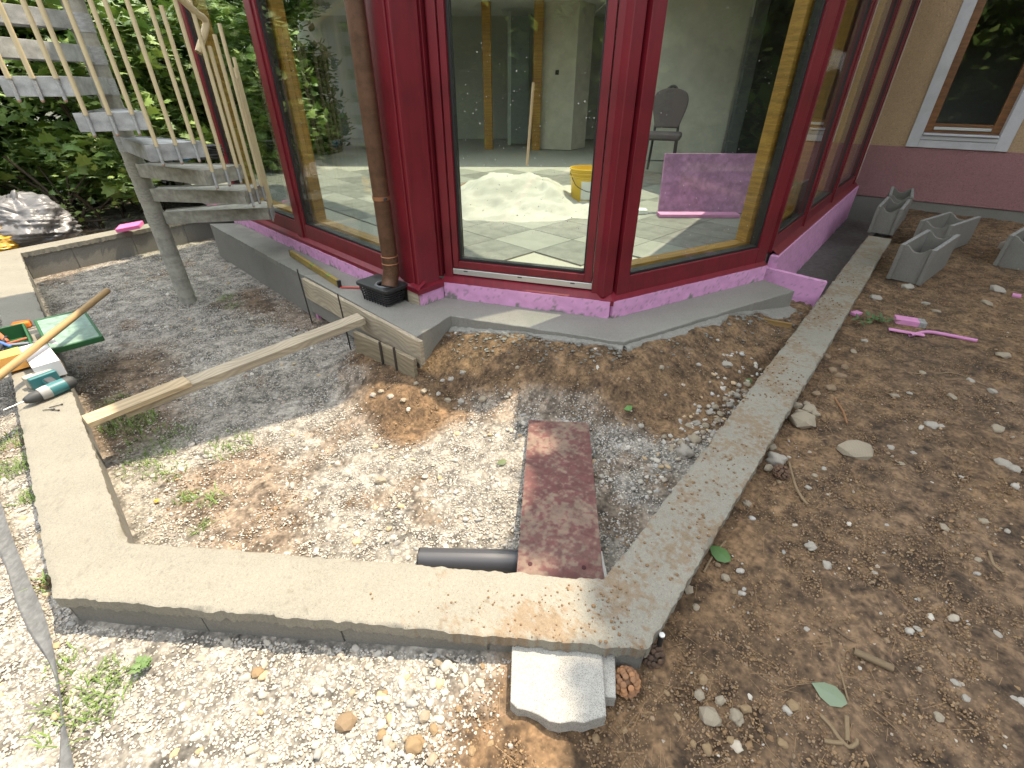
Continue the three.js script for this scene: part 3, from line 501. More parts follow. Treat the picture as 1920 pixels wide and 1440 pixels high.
pinkBoard(FC, 0.012, 1.43, ST - 0.03, 0.448, -0.045, 0.0, 'pink insulation board with grey mortar smear below the right-hand front pane');
pinkBoard(FRt, 0.03, 4.0, 0.0, 0.452, -0.03, 0.03, 'tall pink insulation board lining the trench beside the right-hand glazing');
{ const a = at(1434, 508, 0.35), b = at(1541, 543, 0.27); const F = FR(V2(a.x, a.z), V2(b.x, b.z)); const p = pinkBoard(F, -0.02, F.L, 0.02, 0.35, -0.05, 0.0, 'pink insulation offcut standing across the end of the trench'); p.rotation.z = -0.11; }
// offcuts
function offcut(px, py, w, h, d, turn, label, m = mat.pink, tilt = 0, up = 0) { const p = atG(px, py); const o = solo('insulation_offcut', rbox(w, h, d, 0.003), m, label, 'offcut', 'pink insulation offcuts'); o.position.set(p.x, p.y + h / 2 + up, p.z); o.rotation.set(tilt, turn, 0); return o; }
{ const o = offcut(1697, 606, 0.13, 0.035, 0.085, -0.45, 'thick pink foam offcut with a grey end lying on the soil'); const e = part(o, 'grey_end', rbox(0.04, 0.035, 0.086, 0.003), mat.blockRim); e.position.set(0.085, 0, 0); }
offcut(1604, 590, 0.07, 0.02, 0.045, 0.4, 'small pink foam offcut beside the kerb edge and cut twigs');
{ const pts = [[1705, 632], [1735, 626], [1765, 630], [1800, 637], [1830, 643]].map(q => { const p = atG(q[0], q[1]); p.y += 0.014; return p; }); solo('insulation_offcut', tube(pts, 0.012, 30, 6), mat.pink, 'curved pink foam strip lying on the soil', 'offcut', 'pink insulation offcuts'); }
{ const p = atG(1697, 628); const o = solo('insulation_offcut', rbox(0.19, 0.008, 0.03, 0.002), mat.pink, 'thin flat pink foam strip between the curved strip and the cut twigs', 'offcut', 'pink insulation offcuts'); o.position.set(p.x, p.y + 0.02, p.z); o.rotation.set(0.1, -0.5, 0.05); }
offcut(1905, 556, 0.07, 0.015, 0.05, 0.8, 'flat pink foam chip on the soil behind the hollow blocks', mat.pink);
offcut(1457, 597, 0.05, 0.01, 0.03, 0.8, 'pink foam chip beside the half-buried wooden peg', mat.pink);
{ const b = solo('insulation_offcut', rbox(0.05, 0.30, 0.03, 0.003), mat.pink, 'upright pink foam strip wedged behind the formwork board', 'offcut', 'pink insulation offcuts'); const p = at(598, 572, 0.10); b.position.set(p.x - 0.01, 0.14, p.z + 0.012); b.rotation.set(0, 0.75, 0.04); }
// pink boards lying behind the back kerb
{ const bm = mat.pinkHot; for (const [px, py, w, d, t, l, r] of [[365, 398, 0.5, 0.14, 0.5, 'pink foam board lying beyond the back kerb below the stair', 0.12], [400, 385, 0.55, 0.12, 0.75, 'pink foam board leaning over another beyond the back kerb', 0.25], [243, 424, 0.22, 0.15, 0.3, 'pink foam piece on the back kerb near the hedge', 0.1]]) { const p = at(px, py, KT + 0.06); const o = solo('insulation_offcut', rbox(w, 0.035, d, 0.003), bm, l, 'offcut', 'pink insulation offcuts'); o.position.set(p.x, KT + 0.055, p.z); o.rotation.set(0.1, t, r); } }

// ---------------------------------------------------------------- downpipe and leaf basket
{
  const t = thing('downpipe', 'brown copper rain downpipe in front of the red corner post', 'downpipe');
  const s = 3.10, n = 0.055, c = (y, dn = 0, ds = 0) => fpt(FL, s + ds, n + dn, y);
  const pipe = new THREE.CylinderGeometry(0.048, 0.048, 2.3, 28); const pm = part(t, 'pipe', uvBox(pipe), mat.copper); pm.position.copy(c(0.60 + 1.15));
  part(t, 'elbow', tube([c(0.64), c(0.56), c(0.50, 0.015, 0.0), c(0.455, 0.035, 0.01)], 0.051, 24, 24), mat.copper);
  for (const y of [0.60, 0.645]) { const b = part(t, 'bead', new THREE.TorusGeometry(0.050, 0.004, 8, 32), mat.copperB); b.position.copy(c(y)); b.rotation.x = Math.PI / 2; }
  const cl = part(t, 'clamp', new THREE.CylinderGeometry(0.0515, 0.0515, 0.022, 28, 1, true), mat.copperB); cl.position.copy(c(0.99)); cl.material.side = THREE.DoubleSide;
  const sc = part(cl, 'screw', new THREE.CylinderGeometry(0.008, 0.008, 0.07, 8), mat.iron); sc.rotation.x = Math.PI / 2; sc.position.set(0.035, 0, 0.03);
}
{
  const p = at(718, 546, 0.40), t = thing('drain_gully', 'black plastic drain gully with ribbed basket under the downpipe', 'drain', [p.x, ST, p.z], FL.turn + 0.12);
  // tapering ribbed tub
  const w0 = 0.13, d0 = 0.075, h = 0.105;
  const plate = new THREE.Shape(); const rx = 0.155, rz = 0.095, rad = 0.03;
  plate.moveTo(-rx + rad, -rz); plate.lineTo(rx - rad, -rz); plate.quadraticCurveTo(rx, -rz, rx, -rz + rad); plate.lineTo(rx, rz - rad); plate.quadraticCurveTo(rx, rz, rx - rad, rz); plate.lineTo(-rx + rad, rz); plate.quadraticCurveTo(-rx, rz, -rx, rz - rad); plate.lineTo(-rx, -rz + rad); plate.quadraticCurveTo(-rx, -rz, -rx + rad, -rz);
  const hole = new THREE.Path(); hole.absellipse(0.045, 0.0, 0.066, 0.066, 0, Math.PI * 2); plate.holes.push(hole);
  const g = new THREE.ExtrudeGeometry(plate, { depth: 0.012, bevelEnabled: true, bevelThickness: 0.004, bevelSize: 0.004, bevelSegments: 2 }); g.rotateX(-Math.PI / 2); g.translate(0, h, 0); part(t, 'cover_plate', g, mat.blackP);
  const ring = part(t, 'collar', new THREE.TorusGeometry(0.064, 0.011, 10, 40), M(0.10, 0.105, 0.11, { roughness: 0.4 })); ring.rotation.x = Math.PI / 2; ring.position.set(0.045, h + 0.012, 0);
  const rect = (y, k) => { const a = w0 * k + 0.012, b = d0 * k + 0.006; return [V3(-a, y, -b), V3(0, y, -b * 1.04), V3(a, y, -b), V3(a * 1.03, y, 0), V3(a, y, b), V3(0, y, b * 1.04), V3(-a, y, b), V3(-a * 1.03, y, 0)]; };
  for (let i = 0; i < 6; i++) part(t, 'rib', tube(rect(0.012 + i * 0.017, 0.82 + i * 0.034), 0.0045, 60, 6, true), mat.blackP);
  part(t, 'tub', (() => { const g = new THREE.CylinderGeometry(1, 0.84, h - 0.004, 40, 1, false); const p = g.attributes.position; for (let i = 0; i < p.count; i++) { const x = p.getX(i), z = p.getZ(i), q = Math.pow(Math.pow(Math.abs(x), 5) + Math.pow(Math.abs(z), 5), -0.2) * Math.hypot(x, z) || 1; p.setX(i, x * q * 0.128); p.setZ(i, z * q * 0.07); } g.translate(0, h / 2, 0); g.computeVertexNormals(); return g; })(), M(0.012, 0.012, 0.012));
  for (let i = 0; i < 9; i++) { const a = -0.11 + i * 0.0275; const q = part(t, 'upright_rib', rbox(0.006, h, 0.008, 0.002), mat.blackP); q.position.set(a, h / 2, 0.079); q.rotation.x = 0.12; }
}
// ---------------------------------------------------------------- formwork
{
  const top = (px, py, y) => at(px, py, y);
  const A = top(568, 521, 0.345), B = top(790, 640, 0.345);
  const t = thing('formwork_board', 'long pale formwork plank edging the wet concrete beside the step', 'plank');
  const a = A.clone(), b = B.clone(); a.y = b.y = 0.345 - 0.075; bar(t, 'plank', a, b, 0.026, 0.15, mat.woodPale);
  const u = thing('formwork_board', 'stained formwork plank nailed outside the longer one below the prop', 'plank');
  const A2 = top(662, 612, 0.30), B2 = top(776, 664, 0.28); A2.y = 0.185; B2.y = 0.165; bar(u, 'plank', A2, B2, 0.026, 0.17, mat.woodWorn);
  for (const [px, py, y] of [[714, 640, 0.28], [741, 653, 0.27]]) { const p = top(px, py, y); const s = solo('steel_stake', rbox(0.012, 0.34, 0.012, 0.002), mat.iron, 'flat dark steel stake driven against the stained formwork plank', 'stake', 'stakes of the lower plank'); s.position.set(p.x - 0.005, 0.115, p.z + 0.012); }
  for (const [px, py, l, g] of [[566, 510, 'thin black steel rod at the far end of the long formwork plank'], [642, 556, 'thin black steel rod beside the wooden prop end']]) { const p = top(px, py, 0.40); const r = solo('steel_rod', new THREE.CylinderGeometry(0.005, 0.005, 0.52, 8), mat.iron, l, 'rod'); r.position.set(p.x - 0.012, 0.17, p.z + 0.02); r.rotation.set(0.03, 0, 0.02); }
  // short board ends by the notch
  const c = at(845, 608, 0.26); const w1 = solo('wood_block', rbox(0.13, 0.03, 0.05, 0.003), mat.woodWet, 'damp brown wood offcut stuck in the notch of the footing', 'wood block'); w1.position.set(c.x + 0.02, 0.25, c.z); w1.rotation.y = -0.1;
  const c2 = at(852, 597, 0.30); const w2 = solo('wood_block', rbox(0.05, 0.07, 0.025, 0.003), mat.woodWet, 'small upright wood peg in the notch of the footing', 'wood block'); w2.position.set(c2.x, 0.28, c2.z); w2.rotation.y = 0.3;
  const e = top(1452, 600, 0.24); const w3 = solo('wood_peg', rbox(0.22, 0.045, 0.02, 0.003), M(0.42, 0.26, 0.09, { map: rep(woodT, 2) }), 'half-buried yellowish wood batten between the footing and the right-hand kerb', 'batten'); w3.position.set(e.x, 0.215, e.z); w3.rotation.set(0, -0.35, -0.05);
}
{ // prop spanning the gravel bed
  const t = thing('wooden_prop', 'long pale squared timber propped between left kerb and formwork plank', 'timber');
  const a = at(228, 762, 0.235), b = at(677, 591, 0.335); a.y -= 0.022; b.y -= 0.022; const m = bar(t, 'timber', a, b, 0.10, 0.045, mat.woodPale);
  const u = thing('wooden_prop', 'short fresh yellow board lying on the prop against the left kerb', 'board');
  const c = at(158, 787, 0.262), d = at(351, 711, 0.272); c.y -= 0.012; d.y -= 0.012; bar(u, 'board', c, d, 0.098, 0.026, mat.woodNew);
}
{ // spirit level and pencil
  const t = thing('spirit_level', 'worn yellow spirit level lying on the concrete step', 'spirit level');
  const a = at(545, 474, ST + 0.025), b = at(637, 533, ST + 0.025); const m = bar(t, 'body', a, b, 0.024, 0.05, M(0.42, 0.30, 0.07, { roughness: 0.55, map: rep(grainT, 2) }), 0.003);
  for (const s of [-0.49, 0.49]) { const L = a.distanceTo(b); const e = part(m, 'end_cap', rbox(0.02, 0.052, 0.026, 0.003), mat.blackP); e.position.x = s * L; }
  for (const s of [0.0, 0.32]) { const v = part(m, 'vial', rbox(0.05, 0.018, 0.027, 0.004), MP(0.22, 0.30, 0.08, { roughness: 0.2 })); v.position.set(s * a.distanceTo(b), 0.017, 0); }
  const p = thing('pencil', 'red carpenter pencil lying on the wet concrete beside the level', 'pencil'); const c = at(638, 539, ST + 0.006), d = at(678, 540, ST + 0.006); const q = bar(p, 'shaft', c, d, 0.011, 0.008, M(0.55, 0.035, 0.02), 0.003); const tip = part(q, 'tip', new THREE.ConeGeometry(0.005, 0.016, 8), mat.wood); tip.rotation.z = -Math.PI / 2; tip.position.x = c.distanceTo(d) / 2 + 0.007;
}
{ // red shuttering panel and pipe
  const poly = [at(1000, 792, 0.115), at(1105, 795, 0.115), at(1129, 1080, 0.115), at(958, 1072, 0.115)];
  const c = poly.reduce((s, p) => s.add(p), V3(0, 0, 0)).multiplyScalar(0.25);
  const ex = poly[1].clone().sub(poly[0]).add(poly[2].clone().sub(poly[3])).multiplyScalar(0.5), ez = poly[3].clone().sub(poly[0]).add(poly[2].clone().sub(poly[1])).multiplyScalar(0.5);
  const L = ez.length() + 0.06, w = ex.length(), g = new THREE.BoxGeometry(w, 0.021, L, 90, 1, 280), p = g.attributes.position, C = [];
  for (let i = 0; i < p.count; i++) { const x = p.getX(i), z = p.getZ(i), top = p.getY(i) > 0; const n = fbm(x * 9 + 3, z * 7, 4), f = fbm(x * 70, z * 70, 3), st = fbm((x + z * 0.25) * 5, (z - x * 0.4) * 30, 3); let k = clamp(sst(0.40, 0.64, n * 0.42 + f * 0.58) * 0.62 + sst(0.54, 0.66, st) * 0.15 + 0.18); C.push(...(top ? [lerp(0.165, 0.34, k), lerp(0.035, 0.25, k), lerp(0.042, 0.185, k)] : [0.16, 0.11, 0.07])); }
  g.setAttribute('color', new THREE.Float32BufferAttribute(C, 3));
  const b = solo('shuttering_panel', uvBox(g), M(1, 1, 1, { vertexColors: true, roughness: 0.7, map: rep(grainT, 3) }), 'narrow dusty dark red shuttering panel lying on the gravel against the front kerb', 'panel');
  b.position.copy(c).add(ez.clone().normalize().multiplyScalar(0.03)); const X = ex.normalize(), Z = ez.normalize(), Y = Z.clone().cross(X); b.quaternion.setFromRotationMatrix(new THREE.Matrix4().makeBasis(X, Y, Z));
  const hm = M(0.05, 0.012, 0.014); for (const [sx] of [[-0.35], [0.28]]) { const h = part(b, 'bolt_hole', new THREE.CylinderGeometry(0.008, 0.008, 0.003, 14), hm); h.position.set(sx * w, 0.011, L / 2 - 0.085); }
  const pg = tube([at(787, 1050, 0.035), at(900, 1052, 0.035), at(1060, 1056, 0.03), at(1100, 1058, 0.03)], 0.045, 20, 24); const pp = solo('drain_pipe', uvBox(pg), M(0.05, 0.052, 0.06, { roughness: 0.4 }), 'dark grey plastic drain pipe stub under the red panel behind the front kerb', 'pipe');
  const e = part(pp, 'pipe_end', new THREE.TorusGeometry(0.042, 0.004, 8, 28), mat.blackP); e.position.copy(at(787, 1050, 0.035)); e.rotation.y = Math.PI / 2;
  const st = at(1131, 1060, 0.06); const s = solo('white_strip', rbox(0.012, 0.01, 0.12, 0.002), M(0.7, 0.7, 0.68), 'thin white batten edge beside the red panel', 'strip'); s.position.copy(st); s.rotation.y = 0.02;
}
// ---------------------------------------------------------------- tools on the left kerb
{
  const gp = M(0.02, 0.10, 0.035, { roughness: 0.45 }), lidTop = M(0.30, 0.45, 0.37, { roughness: 0.6, map: rep(grainT, 3) });
  const p = at(128, 618, 0.31), t = thing('box_lid', 'dusty green plastic lid lying over the inner kerb edge', 'lid', [p.x, 0.30, p.z], -0.757);
  const pl = part(t, 'plate', rbox(0.47, 0.012, 0.24, 0.005, 2), lidTop); pl.position.y = 0.012; for (const [x, z, w, d] of [[0, 0.118, 0.48, 0.014], [0, -0.118, 0.48, 0.014], [0.235, 0, 0.014, 0.24], [-0.235, 0, 0.014, 0.24]]) { const q = part(t, 'rim', rbox(w, 0.034, d, 0.005, 2), gp); q.position.set(x, 0.006, z); }
  t.rotation.z = -0.06;
  const q = at(30, 660, 0.27), b = thing('tool_box', 'open green plastic tool box standing on the left kerb', 'tool box', [q.x - 0.05, 0.255, q.z + 0.02], -0.757);
  const bw = 0.44, bd = 0.26, bh = 0.09; const fl = part(b, 'floor', rbox(bw, 0.01, bd, 0.004), gp); fl.position.y = 0.006; for (const [x, z, w, d] of [[0, bd / 2, bw, 0.012], [0, -bd / 2, bw, 0.012], [bw / 2, 0, 0.012, bd], [-bw / 2, 0, 0.012, bd]]) { const s = part(b, 'wall', rbox(w, bh, d, 0.004), gp); s.position.set(x, bh / 2, z); }
  for (let i = 0; i < 7; i++) { const s = part(b, 'rib', rbox(0.008, bh - 0.01, 0.018, 0.003), gp); s.position.set(-0.19 + i * 0.063, bh / 2, bd / 2 + 0.004); }
  // contents
  const tw = thing('tool_bundle', 'dark mixed hand tools lying in the green tool box', 'tools', [q.x - 0.05, 0.265, q.z + 0.02], -0.757); for (let i = 0; i < 9; i++) { const s = part(tw, i % 3 ? 'tool_grip' : 'tool_blade', new THREE.CapsuleGeometry(rr(0.008, 0.015), rr(0.1, 0.22), 3, 8), [mat.blackP, M(0.25, 0.25, 0.27, { metalness: 0.7, roughness: 0.4 }), M(0.08, 0.16, 0.42), M(0.4, 0.12, 0.05)][i % 4]); s.rotation.set(Math.PI / 2 + rr(-0.2, 0.2), 0, rr(-1, 1) + 1.2); s.position.set(rr(-0.13, 0.14), rr(0.03, 0.09), rr(-0.06, 0.06)); }
  const o = at(36, 601, 0.30); const og = solo('orange_wedge', rbox(0.09, 0.04, 0.05, 0.012, 3), M(0.85, 0.22, 0.03), 'small bright orange plastic wedge on the kerb behind the tool box', 'wedge'); og.position.set(o.x, 0.272, o.z); og.rotation.y = 0.5;
  // white carton with orange side
  const cA = at(62, 668, 0.36), ct = thing('carton', 'white cardboard carton with an orange end standing on the left kerb', 'carton', [cA.x - 0.02, 0.252, cA.z - 0.05], -0.70);
  const bd2 = part(ct, 'body', rbox(0.34, 0.085, 0.11, 0.002), M(0.66, 0.65, 0.66, { roughness: 0.8 })); bd2.position.y = 0.055; const oe = part(ct, 'orange_end', rbox(0.11, 0.083, 0.20, 0.002), M(0.78, 0.40, 0.10)); oe.position.set(-0.13, 0.055, 0.156); const fp = part(ct, 'flap', rbox(0.10, 0.002, 0.05, 0.0008), M(0.7, 0.7, 0.7)); fp.position.set(-0.1, 0.112, -0.07); fp.rotation.x = -0.5;
  // wooden tool handle
  const h0 = at(-40, 735, 0.36), h1 = at(200, 546, 0.44); const hp = []; for (let i = 0; i <= 6; i++) hp.push(h0.clone().lerp(h1, i / 6));
  const hd = thing('wooden_pole', 'smooth wooden tool handle lying across the tool box and kerb', 'handle'); part(hd, 'shaft', tube(hp, 0.0185, 30, 16), mat.handle); const k = part(hd, 'knob', new THREE.SphereGeometry(0.0195, 16, 12), mat.handle); k.position.copy(h1); k.scale.set(1, 0.95, 1.1);
}
{ // cordless drill lying on its side
  const rear = at(141, 712, 0.285), tip = at(46, 752, 0.285), d = tip.clone().sub(rear), L = d.length();
  const t = thing('cordless_drill', 'teal and black cordless drill lying on its side on the left kerb', 'drill', [rear.x, KT + 0.034, rear.z]); d.y = 0; t.rotation.y = Math.atan2(-d.z, d.x);
  const teal = M(0.035, 0.15, 0.165, { roughness: 0.45 }), dk = M(0.045, 0.048, 0.05, { roughness: 0.6 }), gr = M(0.30, 0.30, 0.29, { roughness: 0.5 });
  const lathe = (pts, m, nm) => { const g = new THREE.LatheGeometry(pts.map(q => new THREE.Vector2(q[1], q[0])), 24); g.rotateZ(-Math.PI / 2); return part(t, nm, g, m); };
  const k = L / 0.235;
  lathe([[0, 0.001], [0.003, 0.022], [0.02, 0.031], [0.05, 0.033]].map(a => [a[0] * k, a[1]]), dk, 'motor_cap');
  lathe([[0.05, 0.033], [0.09, 0.034], [0.125, 0.033]].map(a => [a[0] * k, a[1]]), teal, 'motor_housing');
  lathe([[0.125, 0.033], [0.135, 0.0335], [0.165, 0.031], [0.17, 0.028]].map(a => [a[0] * k, a[1]]), gr, 'torque_ring');
  lathe([[0.17, 0.026], [0.20, 0.0255], [0.225, 0.018], [0.237, 0.012], [0.237, 0.001]].map(a => [a[0] * k, a[1]]), dk, 'chuck');
  const bit = part(t, 'bit', new THREE.CylinderGeometry(0.0035, 0.0035, 0.09, 8), mat.alu); bit.rotation.z = Math.PI / 2; bit.position.set(L + 0.035, 0, 0);
  const hb = bar(t, 'grip', V3(0.075, 0, 0), V3(0.06, -0.004, 0.13), 0.045, 0.04, teal, 0.014); bar(hb, 'grip_pad', V3(-0.03, 0.012, 0), V3(0.05, 0.012, 0), 0.038, 0.022, dk, 0.008);
  const bt = part(t, 'battery_base', rbox(0.115, 0.062, 0.03, 0.008, 2), teal); bt.position.set(0.065, 0.0, 0.145); bt.rotation.y = -0.1; const b2 = part(t, 'battery', rbox(0.115, 0.066, 0.045, 0.008, 2), M(0.42, 0.40, 0.34)); b2.position.set(0.068, 0.0, 0.182); b2.rotation.y = -0.1;
}
{ for (const [x0, y0, x1, y1] of [[80, 769, 101, 767], [92, 764, 116, 758], [95, 768, 110, 769]]) { const a = at(x0, y0, KT + 0.005), b = at(x1, y1, KT + 0.005); const t = thing('screw', 'thin dark wood screw lying on the left kerb beside the drill', 'screw', [0, 0, 0], 0, 'loose screws on the kerb'); part(t, 'shank', tube([a, a.clone().lerp(b, 0.5), b], 0.0022, 6, 6), mat.iron); const h = part(t, 'head', new THREE.SphereGeometry(0.0045, 8, 6), mat.iron); h.position.copy(b); } }
// ---------------------------------------------------------------- hollow formwork blocks
function hollowBlock(L, w, h, label, group) {
  const t = thing('hollow_block', label, 'concrete block', [0, 0, 0], 0, group), th = 0.032;
  for (const s of [-1, 1]) { const q = part(t, 'side_wall', rbox(L, h, th, 0.004), mat.block); q.position.set(0, h / 2, s * (w / 2 - th / 2)); const r = part(q, 'rim', rbox(L - 0.004, 0.002, th - 0.004, 0.0008), mat.blockRim); r.position.y = h / 2; }
  const iw = w - 2 * th;
  const shp = new THREE.Shape(); shp.moveTo(-iw / 2, 0); shp.lineTo(iw / 2, 0); shp.lineTo(iw / 2, h - 0.004); shp.bezierCurveTo(iw * 0.30, h - 0.004, iw * 0.30, h - 0.05, 0.0, h - 0.05); shp.bezierCurveTo(-iw * 0.30, h - 0.05, -iw * 0.30, h - 0.004, -iw / 2, h - 0.004); shp.lineTo(-iw / 2, 0);
  const g = new THREE.ExtrudeGeometry(shp, { depth: 0.035, bevelEnabled: false, curveSegments: 12 }); g.translate(0, 0, -0.0175); g.rotateY(Math.PI / 2); uvBox(g);
  for (const x of [-L / 2 + 0.045, L / 2 - 0.045]) { const q = part(t, 'web', g, mat.block); q.position.x = x; }
  return t;
}
{
  const place = (t, nearMid, farMid, y) => { const d = farMid.clone().sub(nearMid); t.position.set((nearMid.x + farMid.x) / 2, y, (nearMid.z + farMid.z) / 2); t.rotation.y = Math.atan2(-d.z, d.x); };
  const dims = (y, q, h) => { const P = q.map(a => at(a[0], a[1], y + h)); return { n: P[0].clone().add(P[3]).multiplyScalar(0.5), f: P[1].clone().add(P[2]).multiplyScalar(0.5), L: P[0].distanceTo(P[1]) / 2 + P[3].distanceTo(P[2]) / 2, w: P[0].distanceTo(P[3]) / 2 + P[1].distanceTo(P[2]) / 2 }; };
  const make = (y, q, h, label, group) => { const D = dims(y, q, h);  const t = hollowBlock(D.L, D.w, h, label, group); place(t, D.n, D.f, y); return t; };
  make(KT, [[1645, 387], [1663, 369], [1709, 373], [1695, 393]], 0.26, 'hollow concrete block set on the far end of the right-hand kerb');
  make(KT, [[1667, 366], [1671, 350], [1715, 353], [1713, 370]], 0.255, 'hollow concrete block on the right-hand kerb up against the house wall');
  make(0.185, [[1688, 459], [1738, 432], [1802, 438], [1757, 470]], 0.285, 'loose hollow concrete block on the soil, mauve light on its long side');
  make(0.19, [[1731, 412], [1786, 396], [1835, 407], [1783, 425]], 0.27, 'loose hollow concrete block standing nearest the house window');
  const b = make(0.17, [[1905, 440], [1940, 420], [1990, 435], [1960, 456]], 0.28, 'hollow concrete block beside a white stone at the soil edge');
}
// ---------------------------------------------------------------- broken slab pieces by the front kerb
{
  const P = (px, py, y = 0.2) => { const p = at(px, py, y); return V2(p.x, p.z); };
  const edge = []; const pts = [[957, 1315], [970, 1328], [990, 1332], [1010, 1340], [1030, 1352], [1050, 1356], [1075, 1352], [1095, 1355], [1115, 1348], [1137, 1342]];
  const pl = prism([P(960, 1207), P(1128, 1205), ...pts.reverse().map(a => P(...a))], 0.145, 0.2, 0.002);
  const sm = M(0.50, 0.485, 0.44, { map: rep(tex(512, (u, v, i, j) => { const h = hash2(i >> 1, j >> 1); return g3(0.86 + 0.1 * (pf(u, v, 16, 4) - 0.5) + (h > 0.90 ? -0.42 : h > 0.8 ? 0.08 : 0)); }), 4), roughness: 0.9 });
  solo('paving_slab', pl, sm, 'broken speckled grey paving slab lying against the outside of the front kerb', 'slab');
  solo('paving_slab', prism([P(1128, 1216, 0.185), P(1153, 1218, 0.185), P(1155, 1308, 0.185), P(1130, 1306, 0.185)], 0.135, 0.185, 0.002), sm, 'narrow paving slab strip tucked beside the broken slab and pine cone', 'slab');
  const r = at(1240, 1195, 0.21); const st = thing('peg', 'thin dark steel peg with a white painted top at the kerb corner', 'peg', [r.x, 0.08, r.z]); const q = part(st, 'shaft', new THREE.CylinderGeometry(0.008, 0.008, 0.15, 10), mat.iron); q.position.y = 0.065; const w = part(st, 'top', new THREE.CylinderGeometry(0.0082, 0.0082, 0.004, 12), M(0.7, 0.7, 0.68)); w.position.y = 0.142;
}

{ // mortar and water specks dried on the outside of the panes
  const gs = [], sp = (F, s0, s1, y0, y1, n, N, big) => { for (let i = 0; i < N; i++) { const r = Math.pow(rnd(), 3) * big + 0.0007, g = new THREE.CircleGeometry(r, 6); g.deleteAttribute('uv'); g.rotateY(F.turn); const p = fpt(F, rr(s0, s1), n, y0 + Math.pow(rnd(), 1.5) * (y1 - y0)); g.translate(p.x, p.y, p.z); gs.push(g); } };
  sp(FB, 0.14, 0.90, 0.8, 1.75, -0.0768, 420, 0.0035); sp(FC, 0.17, 1.3, 0.65, 1.8, -0.0578, 160, 0.003); sp(FL, 1.72, 2.95, 0.65, 1.8, -0.0578, 200, 0.003);
  const m = part(bay, 'mortar_specks', mergeGeometries(gs), M(0.5, 0.49, 0.46, { side: THREE.DoubleSide })); m.userData.kind = 'stuff';
}
